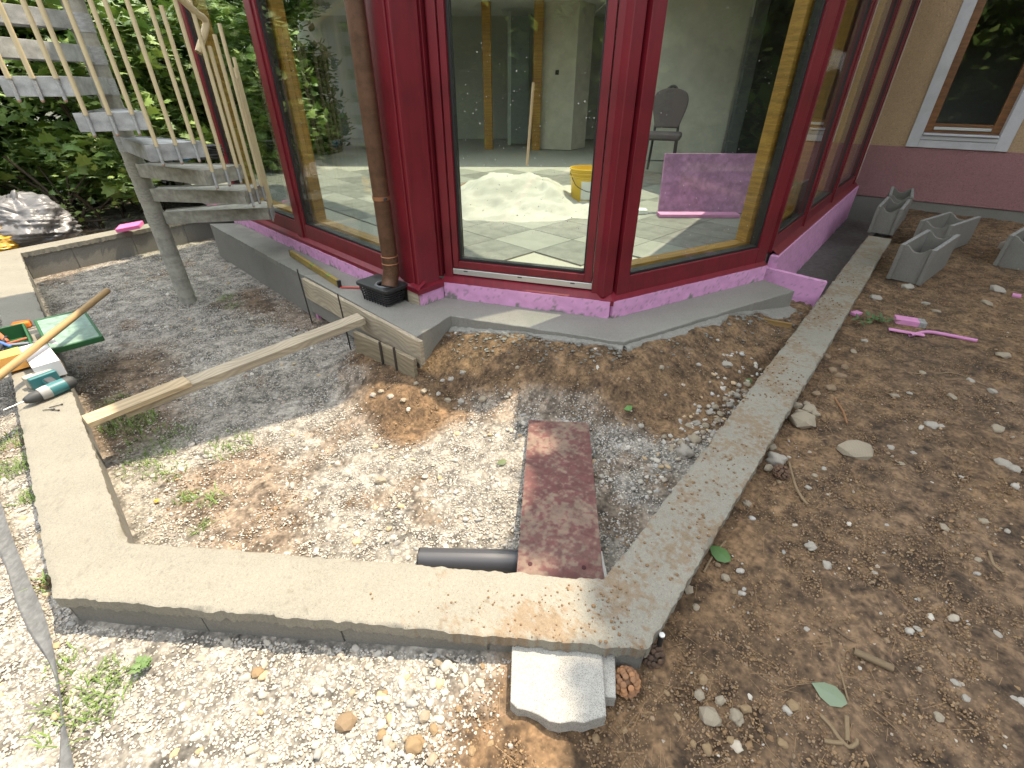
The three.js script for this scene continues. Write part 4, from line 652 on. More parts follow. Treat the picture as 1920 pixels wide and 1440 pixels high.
// ---------------------------------------------------------------- things inside the bay
{
  // heap of sand on the floor: noise-shaped height field
  const n = 70, P = [], C = [], I = [], cx = at(985, 372, FY + 0.05), ux = 1.15, uz = 0.85;
  for (let j = 0; j <= n; j++) for (let i = 0; i <= n; i++) { const u = i / n * 2 - 1, v = j / n * 2 - 1, r = Math.hypot(u, v), x = cx.x + u * ux, z = cx.z + v * uz; const pk = Math.exp(-((u - 0.02) ** 2 * 7 + v * v * 5)) * 0.15 + Math.exp(-((u + 0.45) ** 2 * 7 + (v - 0.1) ** 2 * 6)) * 0.13 + 0.10 * Math.exp(-r * r * 2.2); const e = sst(1.0, 0.72, r + (fbm(x * 4, z * 4, 3) - 0.5) * 0.4); P.push(x, FY - 0.01 + e * (pk + 0.13 * (fbm(x * 5, z * 5, 4) - 0.45) + 0.03 * (fbm(x * 40, z * 40, 2) - 0.5) + 0.018), z); const t = fbm(x * 8, z * 8, 3); C.push(0.36 + 0.10 * t, 0.345 + 0.10 * t, 0.325 + 0.10 * t); }
  for (let j = 0; j < n; j++) for (let i = 0; i < n; i++) { const a = j * (n + 1) + i; I.push(a, a + n + 1, a + 1, a + 1, a + n + 1, a + n + 2); }
  const g = new THREE.BufferGeometry(); g.setAttribute('position', new THREE.Float32BufferAttribute(P, 3)); g.setAttribute('color', new THREE.Float32BufferAttribute(C, 3)); g.setIndex(I); g.computeVertexNormals();
  solo('sand_heap', g, M(1, 1, 1, { vertexColors: true, roughness: 1 }), 'heap of pale sand on the floor behind the glass door', 'sand heap');
  const s0 = at(988, 310, FY + 0.22), s1 = s0.clone().add(V3(0.06, 0.86, -0.1)); solo('shovel_shaft', tube([s0, s0.clone().lerp(s1, 0.5), s1], 0.016, 10, 12), M(0.55, 0.38, 0.26), 'wooden shovel shaft stuck upright in the sand heap', 'shovel');
  // yellow bucket
  const b = at(1087, 385, FY), t = thing('bucket', 'yellow plastic bucket with a white label beside the sand heap', 'bucket', [b.x + 0.06, FY + 0.02, b.z]); t.scale.setScalar(1.3);
  const prof = [[0.001, 0], [0.115, 0], [0.135, 0.25], [0.142, 0.252], [0.142, 0.262], [0.134, 0.262], [0.114, 0.01], [0.001, 0.01]].map(q => new THREE.Vector2(q[0], q[1])); part(t, 'body', new THREE.LatheGeometry(prof, 40), M(0.72, 0.46, 0.03, { roughness: 0.4 }));
  for (const y of [0.205, 0.23]) { const r = part(t, 'rim', new THREE.TorusGeometry(0.137, 0.005, 8, 40), M(0.72, 0.46, 0.03, { roughness: 0.4 })); r.rotation.x = Math.PI / 2; r.position.y = y; }
  part(t, 'label', new THREE.CylinderGeometry(0.1295, 0.122, 0.13, 24, 1, true, -0.5, 1.1), M(0.7, 0.7, 0.68, { side: THREE.DoubleSide })).position.y = 0.115;
  part(t, 'handle', tube([V3(-0.14, 0.23, 0.0), V3(-0.10, 0.15, 0.10), V3(0, 0.11, 0.145), V3(0.10, 0.15, 0.10), V3(0.14, 0.23, 0.0)], 0.003, 30, 6), mat.iron);
  const rb = at(880, 362, FY + 0.05); solo('brick_rubble', rock(0.12, 0.09, 0.09, 3, 0.3, 4), M(0.42, 0.22, 0.14, { roughness: 1, map: rep(grainT, 4) }), 'broken terracotta brick lump beside the sand heap', 'rubble').position.set(rb.x, FY + 0.06, rb.z);
  // pink strip inside; upright board added for the translucent pink band in the pane
  mat.pinkBandIn = M(0.70, 0.36, 0.64, { roughness: 0.85, map: rep(grainT, 1.5) }); const pa = at(1240, 402, FY), pb = at(1500, 398, FY); const ib = solo('insulation_board', rbox(1.28, 0.52, 0.05, 0.003), mat.pinkBandIn, 'tall pink board added inside to stand in for the translucent pink band in the right-hand front pane', 'insulation board'); ib.position.set(pa.x + 0.63, FY + 0.26, pa.z - 0.1); ib.rotation.set(-0.14, -0.04, 0);
  const i2 = solo('insulation_board', rbox(0.75, 0.03, 0.12, 0.003), mat.pink, 'flat pink insulation strip lying on the tiles before the upright board', 'insulation board'); i2.position.set(pa.x + 0.32, FY + 0.018, pa.z + 0.09);
  const i3 = solo('paper_packet', rbox(0.16, 0.04, 0.10, 0.006), M(0.72, 0.72, 0.70), 'white packet lying on the tiles at the end of the pink strip', 'packet'); const p3 = at(1196, 400, FY); i3.position.set(p3.x, FY + 0.021, p3.z);
  // upholstered chair
  const c = at(1232, 322, FY), ch = thing('dining_chair', 'dark upholstered chair with rounded back against the plaster wall inside', 'chair', [c.x + 0.02, FY, c.z], -0.35);
  const cw = M(0.05, 0.04, 0.042, { roughness: 0.5 }), cf = M(0.13, 0.10, 0.105, { roughness: 0.9 });
  for (const [x, z] of [[-0.19, 0.19], [0.19, 0.19], [-0.16, -0.17], [0.16, -0.17]]) part(ch, 'leg', tube([V3(x, 0.44, z), V3(x * 1.04, 0.22, z), V3(x * 1.12, 0.0, z * 1.1)], 0.018, 8, 8), cw);
  const se = part(ch, 'seat', rbox(0.46, 0.09, 0.44, 0.035, 3), cf); se.position.y = 0.46;
  const bs = new THREE.Shape(); bs.moveTo(-0.15, 0); bs.bezierCurveTo(-0.2, 0.2, -0.26, 0.3, -0.19, 0.40); bs.bezierCurveTo(-0.1, 0.47, 0.1, 0.47, 0.19, 0.40); bs.bezierCurveTo(0.26, 0.3, 0.2, 0.2, 0.15, 0); bs.lineTo(-0.15, 0);
  const bk = part(ch, 'backrest', new THREE.ExtrudeGeometry(bs, { depth: 0.03, bevelEnabled: true, bevelThickness: 0.015, bevelSize: 0.015, bevelSegments: 3 }), cf); bk.position.set(0, 0.56, -0.22); bk.rotation.x = -0.15;
  const kn = part(bk, 'carved_crest', new THREE.TorusGeometry(0.06, 0.018, 10, 24, Math.PI), cw); kn.position.set(0, 0.43, 0.015);
  for (const s of [-1, 1]) part(ch, 'back_post', tube([V3(s * 0.16, 0.42, -0.18), V3(s * 0.155, 0.6, -0.225)], 0.018, 6, 8), cw);
}
// ---------------------------------------------------------------- spiral stair
{
  const b = at(350, 556, 0), c = V3(b.x, 0, b.z), R = 0.84, rise = 0.176;
  const t = thing('spiral_stair', 'galvanised steel spiral stair with cream rods and handrail beside the left glazing', 'stair', [c.x, 0, c.z]);
  const pole = part(t, 'pole', uvBox(new THREE.CylinderGeometry(0.063, 0.063, 3.1, 32)), mat.galvOld); pole.position.y = 1.5;
  const D2 = Math.PI / 180, dir = a => V3(Math.cos(a), 0, -Math.sin(a));
  const half = 11.5 * D2;
  for (let k = 0; k <= 8; k++) {
    const y = 1.405 + (k - 4) * rise, a = (-56 - (k - 4) * 19.2) * D2;
    const m = k < 3 ? mat.galvOld : mat.galv;
    const sec = part(t, 'tread', (() => { // tread plate: wedge
      const s = new THREE.Shape(), p0 = 0.07; s.moveTo(p0, -0.05); s.lineTo(R * Math.cos(half), -R * Math.sin(half)); s.lineTo(R * Math.cos(half), R * Math.sin(half)); s.lineTo(p0, 0.05); s.lineTo(p0, -0.05);
      const g = new THREE.ExtrudeGeometry(s, { depth: 0.005, bevelEnabled: false }); g.rotateX(-Math.PI / 2); return uvBox(g); })(), m);
    sec.position.y = y - 0.005; sec.rotation.y = a;
    // flanges: two radial sides, one outer
    for (const sg of [-1, 1]) { const A = V3(0.07, -0.034, -sg * 0.052), B = V3(R * Math.cos(half), -0.034, -sg * R * Math.sin(half)); bar(sec, 'side_flange', A, B, 0.005, 0.092, m, 0.002); }
    bar(sec, 'outer_flange', V3(R * Math.cos(half) + 0.004, -0.036, -R * Math.sin(half)), V3(R * Math.cos(half) + 0.004, -0.036, R * Math.sin(half)), 0.005, 0.096, m, 0.002);
    const sl = part(t, 'sleeve', new THREE.CylinderGeometry(0.067, 0.067, 0.10, 32), m); sl.position.y = y - 0.045;
    // rods
    for (let q = 0; q < 3; q++) { if (k < 0) continue;
      const aa = a + (q - 1) * 7.4 * D2, rp = dir(aa).multiplyScalar(R * Math.cos(half) / Math.cos((q - 1) * 7.4 * D2) + 0.016);
      const top = 0.98 + (-(q - 1) * -0.0) ; const hy = y + 0.95 + (q - 1) * rise / 2.6;
      const rod = part(t, 'baluster', new THREE.CylinderGeometry(0.0128, 0.0128, hy - y + 0.01, 10), mat.rod); rod.position.set(rp.x, (hy + y) / 2, rp.z);
      const foot = part(rod, 'steel_foot', new THREE.CylinderGeometry(0.0095, 0.0095, 0.11, 10), mat.galv); foot.position.y = -(hy - y) / 2 - 0.05;
      const nut = part(rod, 'nut', new THREE.SphereGeometry(0.010, 8, 6), M(0.45, 0.3, 0.22, { metalness: 0.5, roughness: 0.5 })); nut.position.y = -(hy - y) / 2 - 0.108;
    }
  }
  const hp = []; for (let k = 1.3; k <= 8.4; k += 0.25) { const a = (-56 - (k - 4) * 19.2) * D2; const p = dir(a).multiplyScalar(R + 0.012); hp.push(V3(p.x, 1.405 + (k - 4) * rise + 0.955, p.z)); }
  { const p0 = hp[0].clone(); hp.unshift(p0.clone().add(V3(-0.05, -0.16, 0.10))); }
  part(t, 'handrail', tube(hp, 0.021, 120, 12), mat.rod);
  // clutter on the stair
  const bo = at(338, 303, 1.06), bt = thing('water_bottle', 'clear blue plastic water bottle lying on a lower stair tread', 'bottle', [bo.x, 1.06 + 0.035, bo.z], 0.1); const bp = [[0.001, 0], [0.03, 0], [0.032, 0.03], [0.030, 0.06], [0.033, 0.08], [0.030, 0.11], [0.033, 0.15], [0.012, 0.20], [0.012, 0.215], [0.001, 0.215]].map(q => new THREE.Vector2(...q)); const bg = new THREE.LatheGeometry(bp, 20); bg.rotateZ(-Math.PI / 2); bg.translate(-0.1, 0, 0); part(bt, 'body', bg, MP(0.05, 0.35, 0.55, { roughness: 0.15, transmission: 0.5, thickness: 0 })); const cp = part(bt, 'cap', new THREE.CylinderGeometry(0.014, 0.014, 0.02, 14), M(0.7, 0.6, 0.55)); cp.rotation.z = Math.PI / 2; cp.position.x = 0.122; const lb = part(bt, 'label', new THREE.CylinderGeometry(0.0335, 0.0335, 0.035, 20, 1, true), M(0.4, 0.35, 0.33, { side: THREE.DoubleSide })); lb.rotation.z = Math.PI / 2; lb.position.x = -0.01;
  const co = at(392, 300, 1.0), cl = thing('cable_coil', 'black coiled cable resting on the lower stair tread', 'cable', [co.x, 1.0, co.z]); const cpt = []; for (let i = 0; i <= 90; i++) { const a = i / 90 * Math.PI * 9; cpt.push(V3(Math.cos(a) * (0.12 + 0.01 * Math.sin(i)), 0.02 + i * 0.0011, Math.sin(a) * (0.10 + 0.01 * Math.cos(i * 1.7)))); } part(cl, 'coil', tube(cpt, 0.011, 360, 7), mat.blackP);
}
// ---------------------------------------------------------------- refuse sacks beyond the back kerb
function sack(px, py, s, m, label, seedv) {
  const p = at(px, py, 0.12), t = thing('refuse_sack', label, 'sack', [p.x, 0.10, p.z]);
  let g = new THREE.IcosahedronGeometry(1, 24); g.deleteAttribute('uv'); g.deleteAttribute('normal'); g = mergeVertices(g, 1e-4); const q = g.attributes.position;
  for (let i = 0; i < q.count; i++) { const x = q.getX(i), y = q.getY(i), z = q.getZ(i), a = Math.atan2(z, x); const fold = Math.abs(Math.sin(a * 5 + 3 * fbm(y * 2 + seedv, a, 2))) * 0.10 * (0.4 + 0.6 * y * y) + 0.42 * (fbm(x * 1.6 + seedv, y * 1.6 + z * 1.3, 3) - 0.5) + 0.16 * Math.abs(fbm(x * 3 + y * 9, z * 3 - y * 11 + seedv, 3) - 0.5) * 2 + 0.07 * Math.abs(fbm(x * 14 + y * 9, z * 12 + seedv, 2) - 0.5); const k = 1 + fold - 0.08, yy = y > 0 ? y : y * 0.8; q.setXYZ(i, x * k * s[0], Math.max(0, 0.45 + yy * k * 0.62) * s[1], z * k * s[2]); }
  g.computeVertexNormals(); part(t, 'bag', g, m);
  const kn = part(t, 'knot', rock(s[0] * 0.16, s[1] * 0.16, s[2] * 0.16, 3, 0.5, seedv), m); kn.position.y = s[1] * 1.06; return t;
}
sack(75, 462, [0.40, 0.46, 0.36], MP(0.15, 0.15, 0.155, { roughness: 0.42, clearcoat: 0.25, clearcoatRoughness: 0.3 }), 'shiny grey plastic refuse sack standing beyond the back kerb', 3.3);
sack(-4, 480, [0.28, 0.36, 0.28], MP(0.50, 0.27, 0.01, { roughness: 0.4, clearcoat: 0.3, clearcoatRoughness: 0.3 }), 'yellow plastic sack beside the grey refuse sack', 7.7);

// ---------------------------------------------------------------- hedge and trees
function leafShape(lobed) {
  const pts = lobed ? [[0, 0], [0.10, 0.03], [0.42, 0.05], [0.30, 0.22], [0.52, 0.40], [0.30, 0.48], [0.26, 0.72], [0.12, 0.62], [0, 1]] : [[0, 0], [0.20, 0.12], [0.34, 0.38], [0.26, 0.68], [0, 1]];
  const all = [...pts, ...pts.slice(1, -1).reverse().map(p => [-p[0], p[1]])], tri = [];
  const c = [0, 0.42, 0]; for (let i = 0; i < all.length; i++) { const a = all[i], b = all[(i + 1) % all.length]; const z = q => -0.22 * Math.abs(q[0]) - 0.10 * q[1] * q[1]; tri.push(...c, a[0], a[1], z(a), b[0], b[1], z(b)); }
  return new Float32Array(tri);
}
const lobedLeaf = leafShape(true), plainLeaf = leafShape(false);
const quadLeaf = new Float32Array([0, 0, 0, 0.35, 0.5, -0.08, 0, 1, -0.1, 0, 0, 0, 0, 1, -0.1, -0.35, 0.5, -0.08]);
function foliage(n, place, size, shape, cols) {
  const vn = shape.length / 3, P = new Float32Array(n * shape.length), C = new Float32Array(n * shape.length), v = V3(), e = new THREE.Euler(), q = new THREE.Quaternion();
  for (let i = 0; i < n; i++) {
    const [x, y, z] = place(i), s = rr(size[0], size[1]); e.set(rr(-1.9, -0.35), rr(0, 6.283), rr(-0.5, 0.5), 'YXZ'); q.setFromEuler(e);
    const c = cols[Math.floor(rnd() * cols.length)], k = rr(0.75, 1.25);
    for (let j = 0; j < vn; j++) { v.set(shape[3 * j] * s, shape[3 * j + 1] * s, shape[3 * j + 2] * s).applyQuaternion(q); const o = i * shape.length + 3 * j; P[o] = v.x + x; P[o + 1] = v.y + y; P[o + 2] = v.z + z; C[o] = c[0] * k; C[o + 1] = c[1] * k; C[o + 2] = c[2] * k; }
  }
  const g = new THREE.BufferGeometry(); g.setAttribute('position', new THREE.BufferAttribute(P, 3)); g.setAttribute('color', new THREE.BufferAttribute(C, 3)); g.computeVertexNormals(); return g;
}
mat.leaf = MP(1, 1, 1, { vertexColors: true, roughness: 0.55, side: THREE.DoubleSide, transmission: 0.38, thickness: 0 });
mat.leafFar = M(1, 1, 1, { vertexColors: true, roughness: 0.8, side: THREE.DoubleSide });
mat.bark = M(0.10, 0.075, 0.05, { roughness: 0.95, map: rep(woodT, 3) });
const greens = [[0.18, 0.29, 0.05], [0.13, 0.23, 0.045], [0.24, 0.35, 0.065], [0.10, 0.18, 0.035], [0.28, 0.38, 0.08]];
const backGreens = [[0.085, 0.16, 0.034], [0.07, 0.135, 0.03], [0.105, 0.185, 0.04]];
const darks = [[0.055, 0.10, 0.027], [0.065, 0.12, 0.03], [0.045, 0.085, 0.024]];
function shrub(label, x, z, rx, ry, rz, n, size, shape, cols, m, clumps = 46, group, stems = 9, y0 = 0.1, fill = 1) {
  const t = thing('shrub', label, 'shrub', [x, y0, z], 0, group), cl = [];
  for (let i = 0; i < clumps; i++) { const a = rnd() * 6.283, u = Math.sqrt(rnd()), yy = 0.12 + 0.9 * rnd(); cl.push([Math.cos(a) * u * rx, yy * ry, Math.sin(a) * u * rz, rr(0.12, 0.34) * Math.min(1, rx) * fill]); }
  part(t, 'crown', foliage(n, i => { const c = cl[i % clumps]; let a, b, d; do { a = rr(-1, 1); b = rr(-1, 1); d = rr(-1, 1); } while (a * a + b * b + d * d > 1); return [c[0] + a * c[3] * 1.3, Math.max(0.03, c[1] + b * c[3]), c[2] + d * c[3] * 1.3]; }, size, shape, cols), m);
  for (let i = 0; i < stems; i++) { const c = cl[i], s = V3(rr(-0.4, 0.4) * rx, -0.1, rr(-0.4, 0.4) * rz); part(t, 'stem', tube([s, V3(lerp(s.x, c[0], 0.3) + rr(-0.1, 0.1), c[1] * 0.45, lerp(s.z, c[2], 0.3)), V3(c[0], c[1], c[2])], rr(0.006, 0.02), 12, 6), mat.bark); }
  return t;
}
{
  // hedge line beyond the back kerb, leafy maple-like shrubs in front and a dark mass behind
  shrub('leafy maple shrub rising behind the shiny grey refuse sack', -6.3, -5.1, 0.85, 2.3, 0.8, 4200, [0.08, 0.17], lobedLeaf, greens, mat.leaf, 60);
  shrub('leafy maple shrub directly behind the steel stair pole', -4.9, -6.5, 0.95, 2.35, 0.8, 5000, [0.08, 0.18], lobedLeaf, greens, mat.leaf, 64);
  shrub('leafy maple shrub between the stair rods and the left glazing', -3.9, -7.7, 0.9, 2.4, 0.8, 4200, [0.08, 0.17], lobedLeaf, greens, mat.leaf, 52);
  shrub('leafy shrub beyond the yellow sack', -7.4, -3.5, 0.9, 2.2, 0.9, 3200, [0.07, 0.15], lobedLeaf, greens, mat.leaf, 48);
  const bg = [[-7.9, -5.6], [-6.9, -7.3], [-5.7, -8.7], [-4.6, -10.2], [-8.7, -3.8], [-9.2, -1.6]];
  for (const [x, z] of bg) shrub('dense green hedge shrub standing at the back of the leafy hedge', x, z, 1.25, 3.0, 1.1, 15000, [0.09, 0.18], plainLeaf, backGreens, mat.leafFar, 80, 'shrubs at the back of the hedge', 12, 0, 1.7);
  const low = [[-5.35, -5.35, 0.5], [-4.35, -6.35, 0.45], [-6.0, -4.6, 0.45]];
  shrub('low straggly undergrowth with thin bare twigs at the foot of the hedge', -5.2, -5.75, 0.9, 0.8, 0.35, 420, [0.03, 0.08], lobedLeaf, greens, mat.leaf, 30, undefined, 26);
  // garden trees behind the photographer, seen only as reflections in the panes
  for (const [x, z, s] of [[-11.5, 2.5, 1.9], [-9, 7, 1.9], [-4.4, 10, 2.0], [0.6, 11, 2.0], [5.6, 10, 2.0], [10, 8, 1.9], [13, 4.2, 1.9], [14, 0.2, 1.9], [14.5, -3.5, 1.9]]) {
    const t = thing('garden_tree', 'bushy garden tree mirrored in the glass of the bay', 'tree', [x, 0, z], 0, 'garden trees mirrored in the panes');
    part(t, 'trunk', uvBox(new THREE.CylinderGeometry(0.09, 0.16, 2.2, 12).translate(0, 1.1, 0)), mat.bark);
    const cl = []; for (let i = 0; i < 40; i++) { const a = rnd() * 6.283, u = Math.sqrt(rnd()) * 1.7 * s; cl.push([Math.cos(a) * u, rr(0.2, 5.0), Math.sin(a) * u, rr(0.6, 1.1)]); }
    part(t, 'crown', foliage(17000, i => { const c = cl[i % 40]; return [c[0] + rr(-1, 1) * c[3], Math.max(0.05, c[1] + rr(-1, 1) * c[3]), c[2] + rr(-1, 1) * c[3]]; }, [0.28, 0.5], quadLeaf, [...greens, ...darks], mat.leafFar), mat.leafFar);
    for (let i = 0; i < 6; i++) part(t, 'limb', tube([V3(0, 1.4 + i * 0.1, 0), V3(cl[i][0] * 0.5, 1.9 + i * 0.1, cl[i][2] * 0.5), V3(cl[i][0], Math.max(2, cl[i][1]), cl[i][2])], 0.04, 10, 6), mat.bark);
  }
}
{ // tall pine on the right of the yard: shades the bare soil
  const base = V3(5.6, 0.15, -1.7), t = thing('pine_tree', 'tall dense pine standing at the right of the yard', 'tree', [base.x, base.y, base.z]);
  const axis = y => V3(-0.02 * y, y, -0.10 * y * (y / 12));
  part(t, 'trunk', tube([0, 2, 4, 6, 8, 10, 12].map(axis), 0.15, 30, 12), mat.bark);
  const cl = [];
  for (let i = 0; i < 330; i++) { // leaf clumps laid along sun rays above the ground meant to be shaded
    const gx = rr(0.46, 5.8), gz = rr(-2.2 - Math.max(0, gx - 0.9) * 1.25, 2.2), y = rr(5.9, 11.5); cl.push([gx + 0.279 * y - base.x, y - base.y, gz - 0.234 * y - base.z, rr(0.35, 0.6)]);
  }
  for (let i = 0; i < 150; i++) { const gx = rr(0.46, 1.9), gz = rr(-2.3, 1.2), y = rr(6.0, 9.5); cl.push([gx + 0.279 * y - base.x, y - base.y, gz - 0.234 * y - base.z, rr(0.3, 0.45)]); }  // more clumps added to thicken the shade along its left edge
  for (let i = 0; i < 40; i++) { const c = cl[i], a = axis(Math.max(3.5, c[1] - 1)); part(t, 'branch', tube([a, a.clone().lerp(V3(c[0], c[1], c[2]), 0.5).add(V3(0, 0.25, 0)), V3(c[0], c[1], c[2])], 0.035, 10, 6), mat.bark); }
  const needle = new Float32Array([-0.35, 0, 0, 0.35, 0, 0, 0.25, 1, 0.05, -0.35, 0, 0, 0.25, 1, 0.05, -0.25, 1, 0.05]);
  part(t, 'crown', foliage(42000, i => { const c = cl[i % 480]; let a, b, d; do { a = rr(-1, 1); b = rr(-1, 1); d = rr(-1, 1); } while (a * a + b * b + d * d > 1); return [c[0] + a * c[3], c[1] + b * c[3] * 0.6, c[2] + d * c[3]]; }, [0.16, 0.3], needle, darks, mat.leafFar), mat.leafFar);
}
// ---------------------------------------------------------------- loose gravel and clods (uncountable: instanced)
const onKerb = (x, z) => { const q = zones(x, z); const ins = v => v > -KW - 0.004 && v < 0.004; return (ins(q.f) && q.l < 0.005 && q.r < 0.005) || (ins(q.l) && q.f < 0.005 && q.b < 0.005) || (ins(q.r) && q.f < 0.005) || (ins(q.b) && q.l < 0.005); };
const inFooting = (x, z) => { const q = V2(x, z); const d = (F) => (q.x - F.A.x) * F.n.x + (q.y - F.A.y) * F.n.y; return (d(FL) < 0.27 && d(FC) < 0.27 && d(FB) < 0.30 && (q.x > -3.2) && z < -2.3 && d(FRt) < 0.55) };
function scatter(name, label, category, count, region, accept, size, flat, cols, det, y0 = 0.25) {
  const geos = [0, 1, 2].map(i => det ? rock(1, flat, 0.8, det, 0.28, i + name.length) : chunk(11 + i, 1, flat, 0.8, 0.35)); const list = [[], [], []];
  let tries = 0, n = 0; const o = new THREE.Object3D(), c = new THREE.Color();
  while (n < count && tries++ < count * 30) {
    const z = 0.25 - Math.pow(rnd(), 1.75) * 6.4, hw = 1.35 + 1.15 * Math.max(0, 0.25 - z), x = rr(-hw, hw); // denser towards the foreground
    if (x < region[0] || x > region[1] || z < region[2] || z > region[3] || onKerb(x, z) || inFooting(x, z)) continue;
    const w = accept(x, z); if (rnd() > w) continue;
    const s = Math.min(rr(size[0], size[1]), rr(size[0], size[1] * 1.15)); list[n % 3].push([x, z, s]); n++;
  }
  list.forEach((l, k) => {
    const im = new THREE.InstancedMesh(geos[k], M(1, 1, 1, { roughness: 0.96 }), l.length); sh(im); im.name = numbered(name); tag(im, label + [', rounded grains', ', angular grains', ', flat grains'][k], category, undefined, 'stuff'); scene.add(im);
    l.forEach(([x, z, s], i) => { o.position.set(x, ground(x, z) + s * flat * y0, z); o.rotation.set(rr(-0.5, 0.5), rr(0, 6.28), rr(-0.5, 0.5)); o.scale.set(s, s * rr(0.75, 1.1), s * rr(0.75, 1.2)); o.updateMatrix(); im.setMatrixAt(i, o.matrix); const q = cols[Math.floor(rnd() * cols.length)], v = rr(0.8, 1.18); c.setRGB(q[0] * v, q[1] * v, q[2] * v); im.setColorAt(i, c); });
    im.instanceMatrix.needsUpdate = true; if (im.instanceColor) im.instanceColor.needsUpdate = true;
  });
}
const gravelCols = [[0.41, 0.38, 0.325], [0.38, 0.355, 0.31], [0.44, 0.405, 0.345], [0.35, 0.335, 0.31], [0.40, 0.35, 0.28], [0.46, 0.43, 0.38], [0.36, 0.355, 0.335]];
const soilCols = [[0.20, 0.124, 0.065], [0.24, 0.152, 0.078], [0.17, 0.108, 0.058], [0.27, 0.178, 0.095], [0.155, 0.105, 0.064], [0.25, 0.18, 0.115]];
scatter('gravel', 'loose pale limestone gravel', 'gravel', 150000, [-5, 1.9, -5.4, 0.3], (x, z) => Math.pow(1 - soilMask(x, z), 0.8) * (0.45 + 0.9 * fbm(x * 4, z * 4, 3)) + 0.006, [0.0022, 0.0062], 0.62, gravelCols, 1);
scatter('soil_crumbs', 'crumbly brown soil crumbs', 'soil', 160000, [-3, 6.5, -6, 0.3], (x, z) => soilMask(x, z) * (0.2 + 1.5 * Math.pow(fbm(x * 3 + 8, z * 3, 3), 1.6)), [0.002, 0.0066], 0.75, soilCols, 0);
scatter('soil_clods', 'small brown clods and pebbles', 'soil', 4200, [-3, 6.5, -6, 0.3], (x, z) => soilMask(x, z) * sst(0.4, 0.7, fbm(x * 2.5 + 30, z * 2.5, 3)), [0.005, 0.0135], 0.7, [...soilCols, ...soilCols, [0.33, 0.28, 0.22], [0.34, 0.24, 0.14]], 0);
scatter('coarse_gravel', 'coarser pale pebbles among the gravel', 'gravel', 2400, [-4.8, 2.2, -5.2, 0.3], (x, z) => 0.012 + (soilMask(x, z) < 0.5 ? 0.35 * sst(0.35, 0.6, fbm(x * 3, z * 3, 3)) : 0) + 2 * sst(0.22, 0.05, segD(V2(x, z), V2(0.75, -1.55), V2(1.35, -2.3))), [0.008, 0.017], 0.66, [...gravelCols, [0.44, 0.33, 0.20]], 2);

// ---------------------------------------------------------------- single stones
const stoneGeo = [0, 1, 2, 3, 4, 5].map(i => i < 2 ? rock(1, 0.62, 0.78, 4, 0.30, i * 2.3 + 1) : chunk(18 + 3 * i, 1.05, 0.6, 0.8, 0.32));
function stone(px, py, w, m, label, group, h = 1) {
  const p = atG(px, py), dist = Math.hypot(p.x, EYE - p.y, p.z), r = w / FPX * dist * 0.86 / 2 * 1.0;
  const o = sh(new THREE.Mesh(stoneGeo[Math.floor(rnd() * 6)], m)); o.name = numbered('stone'); scene.add(o); tag(o, label, 'stone', group); o.scale.set(r, r * h, r); o.rotation.set(rr(-0.15, 0.15), rr(0, 6.28), rr(-0.15, 0.15)); o.position.set(p.x, p.y + r * 0.22 * h, p.z); return o;
}
stone(1602, 850, 66, mat.stoneA, 'large flat pale stone lying alone on the bare soil', undefined, 0.8);
stone(1503, 793, 62, mat.stoneA, 'wedge-shaped tan stone against the outside of the right-hand kerb', undefined, 0.9);
stone(1455, 866, 40, mat.stoneC, 'angular pale stone next to the curved stick by the right-hand kerb', undefined, 1.1);
stone(714, 904, 26, mat.stoneA, 'round pebble alone in the middle of the sunlit gravel bed', undefined, 1.1);
stone(1284, 853, 42, mat.stoneC, 'lumpy white mortar lump inside the bend of the right-hand kerb', undefined, 1.2);
stone(1302, 826, 32, mat.stoneA, 'smooth oval cobble in the pile inside the right-hand kerb', undefined, 1);
stone(1362, 685, 30, mat.stoneC, 'pale elongated stone on the soil bank below the footing', undefined, 0.8);
stone(1478, 577, 26, mat.stoneC, 'white stone beside the pink offcut at the end of the trench', undefined, 0.9);
stone(1898, 470, 46, mat.stoneC, 'big white stone beside the hollow block at the soil edge', undefined, 1);
stone(650, 1357, 46, mat.stoneB, 'brown clod-like stone between the gravel and the soil outside the front kerb', undefined, 0.9);
const outer = 'stones lying outside the front kerb', pile = 'pile of stones inside the right-hand kerb', beside = 'stones along the outside of the right-hand kerb', yard = 'stones strewn over the bare soil';
for (const [x, y, w] of [[797, 1345, 28], [813, 1369, 24], [777, 1399, 38], [484, 1262, 28], [810, 1425, 26], [660, 1300, 18], [722, 1300, 16], [716, 1378, 22], [822, 1243, 20], [735, 1400, 16], [760, 1387, 14], [905, 1250, 14], [860, 1330, 14], [920, 1395, 15], [885, 1410, 18]]) stone(x, y, w, rnd() < 0.6 ? mat.stoneD : mat.stoneA, 'tan pebble lying on the ground outside the front kerb', outer);
for (const [x, y, w] of [[1260, 838, 18], [1277, 832, 20], [1258, 845, 18], [1322, 800, 22], [1306, 795, 20], [1345, 790, 18], [1330, 775, 20], [1350, 778, 20], [1368, 760, 18], [1381, 743, 20], [1395, 735, 18], [1370, 740, 18], [1385, 724, 17], [1400, 722, 16], [1290, 800, 17], [1318, 812, 16], [1340, 765, 18], [1360, 750, 16], [1245, 820, 14], [1202, 800, 18], [1240, 690, 14], [1310, 685, 14]]) stone(x, y, w, rnd() < 0.5 ? mat.stoneC : mat.stoneA, 'pale pebble in the pile between the gravel bed and the right-hand kerb', pile);
